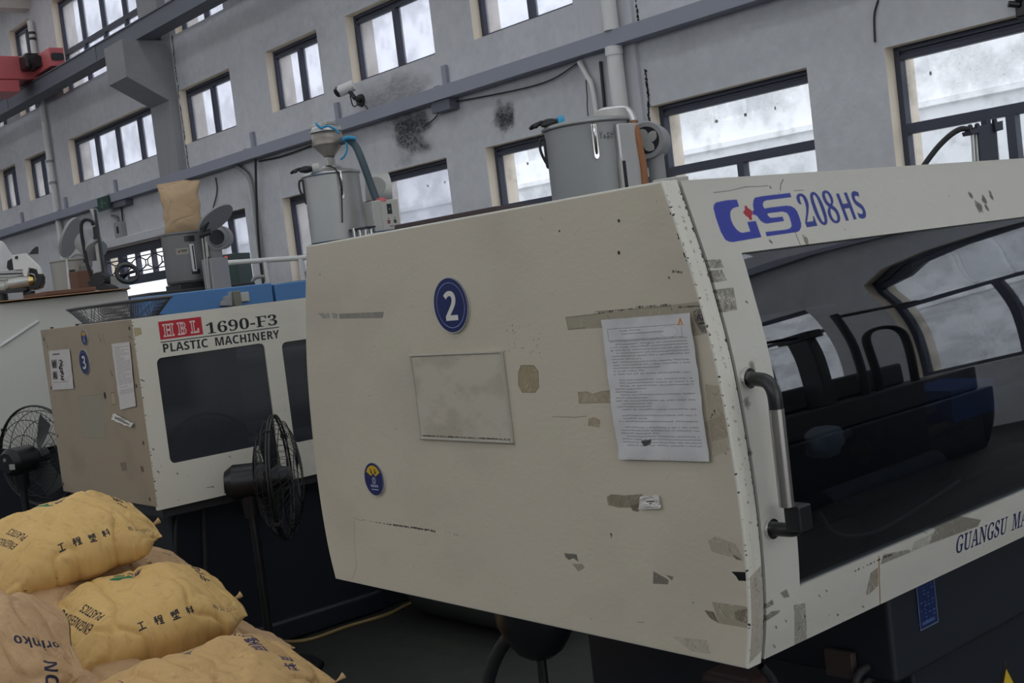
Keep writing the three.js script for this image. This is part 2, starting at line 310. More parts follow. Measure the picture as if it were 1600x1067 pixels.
{
  const p = thing('drain_pipe', 'thick white plastic pipe down the wall behind the drum dryer with the brown hose', 'pipe', [-8.98, 0, WZ + 0.14]);
  wpart('pipe', [rod([-8.98, 0, WZ + 0.152], [-8.98, 3.83, WZ + 0.152], 0.085, 0.085, 24), rod([-8.98, 4.0, WZ + 0.152], [-8.98, 8.2, WZ + 0.152], 0.08, 0.08, 24)], M.pvc, p);
  wpart('collar', rod([-8.98, 3.74, WZ + 0.152], [-8.98, 3.832, WZ + 0.152], 0.094, 0.094, 24), M.pvc, p);
  const q = thing('drain_pipe', 'slim white downpipe left of the wide four-light window, behind the red crane', 'pipe', [-25.6, 0, WZ + 0.1]);
  wpart('pipe', [rod([-25.6, 0, WZ + 0.09], [-25.6, 8.0, WZ + 0.09], 0.06, 0.06, 14)], M.pvc, q);
  for (const y of [7.72, 7.6, 5.05, 4.6]) wpart('collar', rod([-25.6, y, WZ + 0.09], [-25.6, y + 0.05, WZ + 0.09], 0.075, 0.075, 14), y > 7 ? M.dark : M.conduit, q);
  const a = onZ(905, 96, WZ + 0.1), b = onZ(925, 135, WZ + 0.1), c = onZ(936, 200, WZ + 0.1), d = onZ(945, 262, WZ + 0.1);
  wires('conduit_pipe', [a, a.clone().lerp(b, 0.6), b, c, d], 0.03, M.pvc, 'thin bent grey pipe from the wall rail left of the thick white pipe', 'pipe');
  const e = onZ(938, 96, WZ + 0.08), f = onZ(948, 200, WZ + 0.08); wires('conduit_pipe', [e, e.clone().lerp(f, 0.5), f, V3(f.x, 1, f.z)], 0.018, M.dark, 'dark cable running down the wall beside the thick white pipe', 'cable');
  const h = onZ(915, 115, WZ + 0.05), k = onZ(921, 200, WZ + 0.05); wires('conduit_pipe', [h, h.clone().lerp(k, 0.5), k, V3(k.x, 1, k.z)], 0.007, M.dark, 'thin dark wire left of the bent grey pipe', 'cable');
  wires('conduit_pipe', [onZ(368, 258, WZ + 0.06), onZ(388, 276, WZ + 0.06), onZ(396, 310, WZ + 0.06), onZ(404, 380, WZ + 0.06), onZ(412, 440, WZ + 0.06)], 0.035, M.conduit, 'grey pipe bending down the wall behind the white handrail', 'pipe');
  wires('conduit_pipe', [onZ(399, 240, WZ + 0.1), onZ(401, 320, WZ + 0.1), onZ(406, 400, WZ + 0.1), V3(-17.2, 1.2, WZ + 0.1)], 0.02, M.dark, 'black cable falling from the wall rail beside the bent grey pipe', 'cable');
  wires('sagging_wire', [onZ(905, 97, WZ + 0.04), onZ(860, 125, WZ + 0.04), onZ(800, 142, WZ + 0.04), onZ(705, 160, WZ + 0.04)], 0.008, M.dark, 'thin wire sagging under the wall rail from the bent pipe to the dark block', 'wire');
  wires('sagging_wire', [onZ(690, 168, WZ + 0.04), onZ(680, 184, WZ + 0.04), onZ(662, 198, WZ + 0.04)], 0.008, M.dark, 'short wire hanging from the dark block beside the soot blot', 'wire');
  wires('sagging_wire', [onZ(486, 228, WZ + 0.04), onZ(440, 244, WZ + 0.04), onZ(405, 252, WZ + 0.04)], 0.012, M.dark, 'black wire under the wall rail left of the funnel loader', 'wire');
  wires('sagging_wire', [onZ(337, 277, WZ + 0.02), onZ(339, 300, WZ + 0.02), onZ(331, 332, WZ + 0.02)], 0.010, M.dark, 'thin black wire hanging on the wall right of the bag in the hopper', 'wire');
  wires('sagging_wire', [onZ(1372, 0, WZ + 0.012), onZ(1366, 25, WZ + 0.012), onZ(1367, 66, WZ + 0.012)], 0.009, M.dark, 'thin black wire on the bare wall between the two clear windows', 'wire');
}
// security camera
{
  const p = at(556, 152, 0); const c = onZ(563, 157, WZ + 0.02); // its wall plate
  const g = thing('security_camera', 'small white security camera on a dark arm below the middle window row', 'camera', [c.x, c.y, WZ]);
  const b = onZ(545, 138, WZ + 0.34), t = onZ(530, 143, WZ + 0.42);
  wpart('wall_plate', rod([c.x, c.y, WZ], [c.x, c.y, WZ + 0.04], 0.09, 0.08), M.dark, g);
  wpart('arm', [rod([c.x, c.y, WZ + 0.03], [b.x + 0.05, c.y - 0.02, WZ + 0.3], 0.035, 0.03), rod([b.x + 0.05, c.y - 0.02, WZ + 0.3], [b.x, b.y - 0.03, WZ + 0.34], 0.03)], M.dark, g);
  const body = wpart('housing', rod(onZ(553, 133, WZ + 0.28), t, 0.075, 0.075, 20), M.pvc, g);
  wpart('lens_cap', rod(t, onZ(526, 146, WZ + 0.46), 0.078, 0.06, 20), M.black, g);
  wpart('cord', tube([onZ(547, 150, WZ + 0.3), onZ(552, 166, WZ + 0.2), onZ(561, 163, WZ + 0.1), onZ(570, 165, WZ + 0.03), onZ(581, 182, WZ + 0.03)], 0.008, 30, 6), M.dark, g);
}
// exit sign and socket
{
  const e = onZ(162, 318, WZ + 0.24), g = thing('exit_sign', 'small dark green emergency exit sign hung from the wall rail', 'sign', [e.x, e.y - 0.2, WZ + 0.2]);
  wpart('housing', cbox(0.52, 0.26, 0.05, e.x, e.y, WZ + 0.235, 0.01), M.green, g);
  const t = canvasTex(128, 64, (c) => { c.fillStyle = '#1d3a33'; c.fillRect(0, 0, 128, 64); c.strokeStyle = '#4f8f78'; c.lineWidth = 6; c.lineCap = 'round'; for (const [x0, y0, x1, y1] of [[58, 22, 50, 38], [50, 38, 60, 54], [50, 38, 38, 52], [58, 24, 70, 32], [56, 24, 44, 28]]) { c.beginPath(); c.moveTo(x0, y0); c.lineTo(x1, y1); c.stroke(); } c.fillStyle = '#4f8f78'; c.beginPath(); c.arc(62, 13, 6, 0, 7); c.fill(); c.fillRect(84, 30, 24, 6); });
  wpart('face', cbox(0.46, 0.21, 0.004, e.x, e.y, WZ + 0.262), std({ map: t, roughness: 0.5 }), g);
  const s = onZ(188, 359, WZ + 0.05), b = thing('switch_box', 'small grey switch box on the wall above the gate grille', 'switch box', [s.x, s.y - 0.1, WZ]);
  wpart('box', cbox(0.36, 0.30, 0.1, s.x, s.y, WZ + 0.05, 0.01), M.conduit, b); wpart('lever', cbox(0.035, 0.13, 0.03, s.x + 0.02, s.y, WZ + 0.115, 0.006), M.dark, b);
  wpart('cable', tube([[s.x - 0.05, s.y + 0.15, WZ + 0.05], [s.x - 0.1, s.y + 0.24, WZ + 0.06], [s.x - 0.3, s.y + 0.3, WZ + 0.05]], 0.03, 16, 8), M.conduit, b); wpart('cable', tube([[s.x + 0.12, s.y + 0.15, WZ + 0.03], [s.x + 0.14, s.y + 0.4, WZ + 0.03], [s.x + 0.12, s.y + 0.62, WZ + 0.03]], 0.015, 16, 6), M.dark, b);
}
// crane runway and the red crane
{
  const z = -9.06, r = thing('crane_beam', 'dark blue-grey steel runway beam resting on the concrete corbel', 'beam', [-24, 6.24, z]);
  wpart('bottom_flange', box(XL + 0.2, -9.5, 6.238, 6.262, z - 0.16, z + 0.16, 0.004), M.steelBeam, r);
  wpart('web', [box(XL + 0.2, -9.5, 6.26, 6.52, z + 0.128, z + 0.14), box(XL + 0.2, -9.5, 6.26, 6.52, z - 0.14, z - 0.128)], M.steelBeam, r);
  wpart('top_flange', box(XL + 0.2, -9.5, 6.52, 6.544, z - 0.16, z + 0.16, 0.004), M.steelBeam, r);
  for (const x of [-26.4, -21.5, -16.5, -12]) wpart('splice_plate', box(x - 0.22, x + 0.22, 6.262, 6.51, z + 0.139, z + 0.152, 0.003), M.steelBeam, r);
  wpart('rail', box(XL + 0.2, -9.5, 6.544, 6.60, z - 0.03, z + 0.03, 0.004), M.steelBeam, r);
  const e = onZ(88, 92, z), x1 = e.x + 0.06;
  const c = thing('bridge_crane', 'red overhead bridge crane at the upper left, standing on the runway beam', 'crane', [x1 - 1, 6.60, z]);
  wpart('end_carriage', box(x1 - 2.6, x1, 6.62, 6.98, z - 0.14, z + 0.14, 0.015), M.red, c);
  const hub = extr(rectShape(-0.12, 0.12, -0.07, 0.07, 0.05), 0.03).rotateY(Math.PI / 2).translate(x1, 6.80, z); wpart('buffer', hub, M.black, c);
  for (const x of [x1 - 0.35, x1 - 2.2]) wpart('wheel', rod([x, 6.70, z - 0.06], [x, 6.70, z + 0.06], 0.1, 0.1, 20), M.dark, c);
  const gd = wpart('girder', box(x1 - 1.65, x1 - 1.0, 6.56, 7.02, z - 0.1, 7.2, 0.02), M.red, c);
  for (let k = 0; k < 6; k++) { const zz = z + 1.0 + k * 0.9; part('stripe', box(x1 - 0.998, x1 - 0.992, 6.58, 7.00, zz, zz + 0.22), M.pvc, gd); }
  wpart('lower_girder', box(x1 - 1.75, x1 - 0.95, 6.3, 6.54, z + 0.45, 7.1, 0.02), M.red, c);
  wpart('motor', [cbox(0.4, 0.3, 0.34, x1 - 0.82, 6.86, z + 0.22, 0.05), rod([x1 - 0.8, 6.82, z + 0.2], [x1 - 0.45, 6.82, z + 0.22], 0.13, 0.11, 16)], M.black, c);
}
// outside: ground and the neighbouring building seen through the windows
struct('ground', box(-90, 60, -0.35, -0.15, WZ - 0.46, -70), M.asphalt, 'pale paved yard outside the windows');
struct('ground_right', box(XR + 0.6, 60, -0.35, -0.15, WZ - 0.4, ZF + 0.45), M.asphalt);
struct('ground_front', box(-90, 60, -0.35, -0.15, ZF + 0.5, 50), M.asphalt);
{
  const B = -29, s = rectShape(-115, 45, -0.2, 8.8), wins = [];
  for (let b = 0; b < 32; b++) { const x = -112 + b * 4.9; s.holes.push(rectPath(x, x + 2.3, 5.3, 7.1)); wins.push(x); }
  const g = thing('neighbour_building', 'pale building across the yard seen through the clear windows', 'building', [-25, -0.2, B]);
  wpart('wall', extr(s, 0.3).translate(0, 0, B), M.stucco, g);
  wpart('roof', box(-115.5, 45.5, 8.8, 9.0, B - 12, B + 0.6, 0.02), M.stuccoGrey, g);
  wpart('lower_wall', box(-115, 45, -0.2, 4.5, B + 0.3, B + 0.5), M.stuccoGrey, g);
  wpart('ledge', box(-115, 45, 4.5, 4.66, B, B + 0.65, 0.01), M.stucco, g);
  for (const x of wins) { const f = wpart('window', [box(x, x + 0.1, 5.3, 7.1, B + 0.24, B + 0.14), box(x + 2.2, x + 2.3, 5.3, 7.1, B + 0.24, B + 0.14), box(x + 1.1, x + 1.2, 5.3, 7.1, B + 0.24, B + 0.14), box(x, x + 2.3, 5.3, 5.4, B + 0.24, B + 0.14), box(x, x + 2.3, 7, 7.1, B + 0.24, B + 0.14)], M.stucco, g); part('pane', box(x + 0.05, x + 2.25, 5.35, 7.05, B + 0.19, B + 0.17), M.stuccoGrey, f); }
  // goods under a white sheet beyond the gate
  const q = new THREE.PlaneGeometry(4.6, 3.4, 60, 40), p = q.attributes.position;
  for (let k = 0; k < p.count; k++) { const u = p.getX(k) / 4.6 + 0.5, v = p.getY(k) / 3.4 + 0.5; p.setXYZ(k, -26.6 + u * 4.6, 0.05 + 2.3 * sm(v, 0, 0.55) - 0.25 * sm(v, 0.55, 1) + 0.12 * PN.noise(u * 5, v * 4, 2) + 0.2 * Math.sin(u * 5), -12.3 - 2.6 * sm(v, 0.3, 1) + 0.18 * PN.noise(u * 9, v * 3, 7)); }
  q.computeVertexNormals(); single('white_tarpaulin', q, M.tarp, 'white tarpaulin over goods in the yard beyond the gate', 'tarpaulin');
}

// ================================================================ MACHINE 2: the large white injection moulding machine
const GX = -2.07, GZ = -1.6;
const PROF = [[0.879, 0.682], [0.955, 0.698], [1.05, 0.707], [1.16, 0.709], [1.29, 0.703], [1.39, 0.694], [1.46, 0.684], [1.52, 0.672], [1.59, 0.657], [1.64, 0.643], [1.69, 0.629], [1.747, 0.612]];
const profCurve = new THREE.SplineCurve(PROF.map((p) => new THREE.Vector2(p[1], p[0])));
const PS = profCurve.getPoints(60);                                     // (half width, height) from the bottom up
function hwAt(y) { for (let i = 1; i < PS.length; i++) if (y <= PS[i].y) { const t = (y - PS[i - 1].y) / (PS[i].y - PS[i - 1].y); return PS[i - 1].x + t * (PS[i].x - PS[i - 1].x); } return PS[PS.length - 1].x; }
// a curved sheet on the flank: z from z0 to z1 (towards the wall), y from y0 to y1, rectangular holes left open
function flank(side, z0, z1, y0, y1, holes, th, uvf, off = 0) {
  const ys = new Set([y0, y1]), zs = new Set([z0, z1]);
  for (let k = 1; k < 26; k++) ys.add(+(y0 + ((y1 - y0) * k) / 26).toFixed(4));
  for (const h of holes) { ys.add(h[2]); ys.add(h[3]); zs.add(h[0]); zs.add(h[1]); }
  const Y = [...ys].sort((a, b) => a - b), Z = [...zs].sort((a, b) => b - a), pos = [], nor = [], uv = [];
  const P = (y, z, inn) => { const e = 0.004, dx = (hwAt(y + e) - hwAt(y - e)) / (2 * e), l = Math.hypot(1, dx), o = off - (inn ? th : 0); return [[GX + side * (hwAt(y) + o / l), y - (o * dx) / l, z], [side / l, -dx / l, 0]]; };
  const quad = (a, b, c, d, n) => { const N = n ?? null; for (const q of [a, b, c, a, c, d]) { pos.push(...q[0]); nor.push(...(N ?? q[1])); uv.push(...uvf(q[0][2], q[0][1])); } };
  const hole = (y, z) => holes.some((h) => z < h[0] && z > h[1] && y > h[2] && y < h[3]);
  const flip = (q) => [q[0], q[1].map((v) => -v)];
  for (let i = 0; i + 1 < Y.length; i++) for (let j = 0; j + 1 < Z.length; j++) {
    const ym = (Y[i] + Y[i + 1]) / 2, zm = (Z[j] + Z[j + 1]) / 2; if (hole(ym, zm)) continue;
    const o = [P(Y[i], Z[j]), P(Y[i], Z[j + 1]), P(Y[i + 1], Z[j + 1]), P(Y[i + 1], Z[j])], n = [P(Y[i], Z[j], 1), P(Y[i], Z[j + 1], 1), P(Y[i + 1], Z[j + 1], 1), P(Y[i + 1], Z[j], 1)];
    const f = side > 0 ? (a, b, c, d, nn) => quad(a, b, c, d, nn) : (a, b, c, d, nn) => quad(d, c, b, a, nn);
    f(...o); f(...[n[3], n[2], n[1], n[0]].map(flip));
    if (j === 0 || hole(ym, (Z[j - 1] + Z[j]) / 2)) f(o[0], o[3], n[3], n[0], [0, 0, 1]);
    if (j + 2 === Z.length || hole(ym, (Z[j + 1] + Z[j + 2]) / 2)) f(o[2], o[1], n[1], n[2], [0, 0, -1]);
    if (i === 0 || hole((Y[i - 1] + Y[i]) / 2, zm)) f(o[1], o[0], n[0], n[1], [0, -1, 0]);
    if (i + 2 === Y.length || hole((Y[i + 1] + Y[i + 2]) / 2, zm)) f(o[3], o[2], n[2], n[3], [0, 1, 0]);
  }
  const g = new THREE.BufferGeometry();
  g.setAttribute('position', new THREE.Float32BufferAttribute(pos, 3)); g.setAttribute('normal', new THREE.Float32BufferAttribute(nor, 3)); g.setAttribute('uv', new THREE.Float32BufferAttribute(uv, 2));
  return g;
}
// ---- print and wear helpers: c = 2d context, T = picture point of the surface -> canvas point
function grime(c, w, h, base, seed, n, strength) {
  c.fillStyle = base; c.fillRect(0, 0, w, h); SEED = seed;
  const q = 256, k = document.createElement('canvas'); k.width = k.height = q; const kc = k.getContext('2d'), im = kc.createImageData(q, q);
  for (let j = 0; j < q; j++) for (let i = 0; i < q; i++) { const a = fbm(i / q, j / q, 5, 6, seed), o = (j * q + i) * 4; im.data[o] = 82; im.data[o + 1] = 74; im.data[o + 2] = 60; im.data[o + 3] = 255 * strength * sm(a, 0.42, 0.75); }
  kc.putImageData(im, 0, 0); c.drawImage(k, 0, 0, w, h);
  for (let i = 0; i < n; i++) { c.fillStyle = `rgba(40,36,30,${rr(0.05, 0.4)})`; c.beginPath(); c.ellipse(rnd() * w, rnd() * h, rr(0.5, 2.4), rr(0.5, 3.2), rr(0, 3), 0, 7); c.fill(); }
  for (let i = 0; i < n / 6; i++) { c.strokeStyle = `rgba(70,64,54,${rr(0.08, 0.3)})`; c.lineWidth = rr(0.6, 1.6); const x = rnd() * w, y = rnd() * h; c.beginPath(); c.moveTo(x, y); c.lineTo(x + rr(-26, 26), y + rr(-18, 18)); c.stroke(); }
}
function poly(c, pts, fill, stroke, lw = 1) { c.beginPath(); pts.forEach((p, i) => (i ? c.lineTo(p[0], p[1]) : c.moveTo(p[0], p[1]))); c.closePath(); if (fill) { c.fillStyle = fill; c.fill(); } if (stroke) { c.strokeStyle = stroke; c.lineWidth = lw; c.stroke(); } }
function residue(c, pts, col, seed, scratch = 40) {   // old tape glue: a torn patch with streaks
  c.save(); poly(c, pts, col); c.clip(); SEED = seed;
  const xs = pts.map((p) => p[0]), ys = pts.map((p) => p[1]), x0 = Math.min(...xs), x1 = Math.max(...xs), y0 = Math.min(...ys), y1 = Math.max(...ys);
  for (let i = 0; i < scratch; i++) { c.strokeStyle = rnd() < 0.5 ? 'rgba(225,220,208,0.28)' : 'rgba(70,64,54,0.22)'; c.lineWidth = rr(0.8, 3); const x = rr(x0, x1), y = rr(y0, y1); c.beginPath(); c.moveTo(x, y); c.lineTo(x + rr(-20, 20), y + rr(-24, 24)); c.stroke(); }
  c.restore();
}
function chips(c, pts, n, seed, r0, r1, col = 'rgba(18,17,17,0.95)') { // chipped paint along a line
  SEED = seed; for (let i = 0; i < n; i++) { const t = rnd() * (pts.length - 1), k = Math.floor(t), f = t - k, a = pts[k], b = pts[Math.min(k + 1, pts.length - 1)]; c.fillStyle = col; c.beginPath(); c.ellipse(a[0] + (b[0] - a[0]) * f + rr(-r0, r0), a[1] + (b[1] - a[1]) * f + rr(-r0, r0), rr(r0, r1), rr(r0, r1) * 0.6, rr(0, 3), 0, 7); c.fill(); }
}
const GS = thing('injection_moulding_machine', 'large white injection moulding machine with blue badge 2 and blue lettering on its side', 'machine', [GX, 0, GZ]);
// ---- front cover
const EX0 = -2.80, EX1 = -1.34, EY0 = 0.86, EY1 = 1.77, EK = 1400;
const frontTex = canvasTex(Math.round((EX1 - EX0) * EK), Math.round((EY1 - EY0) * EK), (c, w, h) => {
  const T = (px, py) => { const p = onZ(px, py, GZ); return [(p.x - EX0) * EK, (EY1 - p.y) * EK]; };
  const TT = (...a) => a.map((p) => T(...p));
  grime(c, w, h, '#c8beac', 5, 150, 0.07);
  residue(c, TT([884, 496], [942, 490], [950, 488], [1100, 470], [1112, 520], [1085, 525], [952, 520], [945, 512], [888, 515]), 'rgba(150,140,122,0.75)', 9);
  for (const [a, b] of [[[928, 490], [990, 482]], [[990, 480], [1048, 476]], [[1060, 480], [1096, 478]]]) chips(c, TT(a, b), 60, a[0], 0.6, 3.4, 'rgba(60,56,50,0.7)');
  residue(c, TT([1083, 486], [1100, 479], [1112, 520], [1096, 519], [1085, 500]), 'rgba(84,80,74,0.7)', 12);
  c.strokeStyle = 'rgba(70,64,55,0.8)'; c.lineWidth = 1.5; for (const L of [[[884, 496], [888, 515], [915, 512]], [[884, 496], [945, 489]], [[930, 487], [1048, 478], [1050, 486]]]) { c.beginPath(); TT(...L).forEach((p, i) => (i ? c.lineTo(...p) : c.moveTo(...p))); c.stroke(); }
  residue(c, TT([496, 489], [506, 489], [512, 497], [505, 498]), 'rgba(140,136,126,0.8)', 13, 10); residue(c, TT([508, 490], [514, 489], [516, 497], [512, 497]), 'rgba(140,136,126,0.8)', 13, 10); residue(c, TT([518, 489], [528, 490], [527, 498], [520, 497]), 'rgba(140,136,126,0.8)', 13, 10); residue(c, TT([530, 490], [600, 487], [598, 497], [530, 498]), 'rgba(132,128,118,0.85)', 14, 30);
  residue(c, TT([903, 613], [918, 612], [926, 616], [938, 612], [958, 610], [958, 629], [905, 630]), 'rgba(158,142,118,0.75)', 15); poly(c, TT([903, 613], [918, 612], [926, 616], [938, 612], [958, 610], [958, 629], [905, 630]), null, 'rgba(100,88,70,0.6)', 1.5);
  residue(c, TT([920, 654], [928, 651], [938, 656], [937, 668], [918, 665]), 'rgba(160,142,118,0.8)', 16, 10);
  residue(c, TT([814, 571], [834, 571], [841, 580], [842, 605], [836, 613], [816, 613], [810, 602], [810, 582]), 'rgba(150,136,108,0.85)', 17); poly(c, TT([814, 571], [834, 571], [841, 580], [842, 605], [836, 613], [816, 613], [810, 602], [810, 582]), null, 'rgba(96,84,62,0.75)', 2);
  SEED = 77; for (let i = 0; i < 46; i++) { const p = T(rr(788, 845), rr(508, 552)); if (Math.hypot((p[0] - T(816, 530)[0]) / 60, (p[1] - T(816, 530)[1]) / 40) < 0.55) continue; c.fillStyle = `rgba(90,80,60,${rr(0.15, 0.55)})`; c.beginPath(); c.ellipse(p[0], p[1], rr(1, 5), rr(1, 4), rr(0, 3), 0, 7); c.fill(); }
  residue(c, TT([948, 776], [955, 772], [975, 774], [1004, 772], [1003, 786], [996, 799], [985, 793], [966, 793], [950, 789]), 'rgba(122,112,94,0.8)', 18); residue(c, TT([985, 790], [1000, 788], [998, 800], [988, 798]), 'rgba(100,90,72,0.6)', 19, 6);
  residue(c, TT([882, 864], [901, 866], [904, 878], [896, 872], [889, 875], [883, 870]), 'rgba(104,98,88,0.9)', 20, 8); residue(c, TT([894, 881], [910, 881], [914, 887], [904, 893]), 'rgba(140,132,118,0.8)', 21, 8);
  residue(c, TT([1021, 892], [1045, 906], [1044, 913], [1020, 912]), 'rgba(112,106,96,0.9)', 22, 14); residue(c, TT([1040, 898], [1053, 901], [1050, 907]), 'rgba(112,106,96,0.9)', 23, 6);
  residue(c, TT([1106, 845], [1118, 838], [1150, 850], [1162, 874], [1140, 870], [1112, 862]), 'rgba(124,116,100,0.35)', 24); residue(c, TT([1138, 856], [1150, 874], [1162, 876], [1145, 866]), 'rgba(90,82,68,0.8)', 25, 6);
  residue(c, TT([1100, 953], [1115, 956], [1124, 974], [1110, 966]), 'rgba(92,82,66,0.75)', 26); residue(c, TT([1112, 940], [1170, 948], [1170, 982], [1124, 974]), 'rgba(132,122,102,0.55)', 27); residue(c, TT([1148, 956], [1170, 950], [1170, 976], [1150, 968]), 'rgba(92,82,66,0.55)', 28);
  residue(c, TT([1050, 994], [1105, 1000], [1110, 1022], [1080, 1018]), 'rgba(120,114,98,0.22)', 29); residue(c, TT([1102, 600], [1140, 605], [1148, 680], [1112, 690]), 'rgba(120,104,80,0.30)', 30); residue(c, TT([1100, 660], [1146, 640], [1152, 700], [1110, 716]), 'rgba(120,104,80,0.22)', 31);
  { const p = T(1089, 501); c.fillStyle = '#211f1f'; c.font = 'bold 22px sans-serif'; c.fillText('AIRC', p[0], p[1]); c.fillRect(p[0] + 4, p[1] + 6, 40, 3); }
  c.strokeStyle = 'rgba(60,52,42,0.7)'; c.lineWidth = 1.4; for (const L of [[[553, 809], [554, 852], [557, 886], [550, 905]], [[553, 809], [566, 814]], [[863, 651], [900, 652], [916, 650]], [[996, 972], [1007, 972]], [[575, 618], [580, 618]]]) { c.beginPath(); TT(...L).forEach((p, i) => (i ? c.lineTo(...p) : c.moveTo(...p))); c.stroke(); }
  chips(c, TT([566, 812], [600, 818], [612, 820]), 40, 41, 0.8, 3.2); chips(c, TT([614, 820], [650, 825], [680, 830]), 110, 42, 1.2, 4.2); chips(c, TT([694, 831], [725, 838]), 8, 43, 1, 3);
  chips(c, TT([1034, 284], [1050, 332], [1065, 374], [1097, 482], [1127, 599], [1157, 799], [1168, 900], [1172, 1040]), 150, 44, 0.8, 3.6); chips(c, TT([1060, 366], [1066, 380]), 14, 45, 2, 6); chips(c, TT([1070, 398], [1080, 414]), 16, 46, 2, 7); chips(c, TT([1048, 334], [1053, 330]), 8, 47, 2, 5);
  for (const [x, y, r] of [[967, 345, 4.4], [967, 395, 5], [874, 361, 3], [500, 429, 2.5], [955, 835, 3.4], [644, 419, 1.6]]) { const p = T(x, y); c.fillStyle = 'rgba(24,22,20,0.95)'; c.beginPath(); c.arc(...p, r, 0, 7); c.fill(); }
  chips(c, TT([1050, 424], [1066, 426]), 14, 48, 1.5, 6, 'rgba(84,78,68,0.7)'); chips(c, TT([1042, 432], [1050, 437]), 8, 49, 1, 4, 'rgba(84,78,68,0.7)');
  poly(c, TT([1143, 893], [1169, 894], [1169, 908], [1154, 907], [1150, 900]), '#121214');
  chips(c, TT([1110, 655], [1116, 640], [1118, 650]), 12, 50, 0.8, 2.6); for (const [x, y] of [[954, 837], [1082, 940], [1133, 707]]) chips(c, TT([x, y], [x + 2, y + 3]), 5, x, 0.8, 2);
});
{
  const o = PS.map((p) => [GX + p.x, p.y]), l = PS.map((p) => [GX - p.x, p.y]).reverse();
  const g = extr(shapeOf([...o, ...l]), 0.034, 0.004).translate(0, 0, GZ - 0.038);
  for (let k = 0; k < g.attributes.uv.count; k++) g.attributes.uv.setXY(k, (g.attributes.position.getX(k) - EX0) / (EX1 - EX0), (g.attributes.position.getY(k) - EY0) / (EY1 - EY0));
  const edge = canvasTex(64, 1280, (c, w, h) => { grime(c, w, h, '#d0ccc2', 9, 60, 0.05); chips(c, [[32, 6], [32, h - 6]], 50, 51, 2, 7, 'rgba(110,105,96,0.4)'); chips(c, [[58, 6], [61, h - 6]], 44, 52, 1, 6); chips(c, [[3, 6], [3, h - 6]], 44, 53, 0.6, 4); residue(c, [[8, h - 260], [60, h - 280], [60, h - 60], [8, h - 40]], 'rgba(140,132,116,0.6)', 5, 40); });
  for (let k = g.groups[1].start; k < g.groups[1].start + g.groups[1].count; k++) g.attributes.uv.setXY(k, clamp((GZ - g.attributes.position.getZ(k)) / 0.042, 0, 1), (g.attributes.position.getY(k) - EY0) / (EY1 - EY0));
  const fm = mk('front_cover', g, [std({ map: frontTex, roughness: 0.42, bumpMap: paintBump, bumpScale: 0.0005 }), std({ map: edge, roughness: 0.45 })], GS, 'dirty white front cover with tape marks'); fm.position.copy(GS.position).multiplyScalar(-1);
  wpart('top_cover', box(GX - 0.60, GX + 0.60, 1.735, 1.744, GZ - 0.04, -2.05, 0.002), M.white, GS);
}
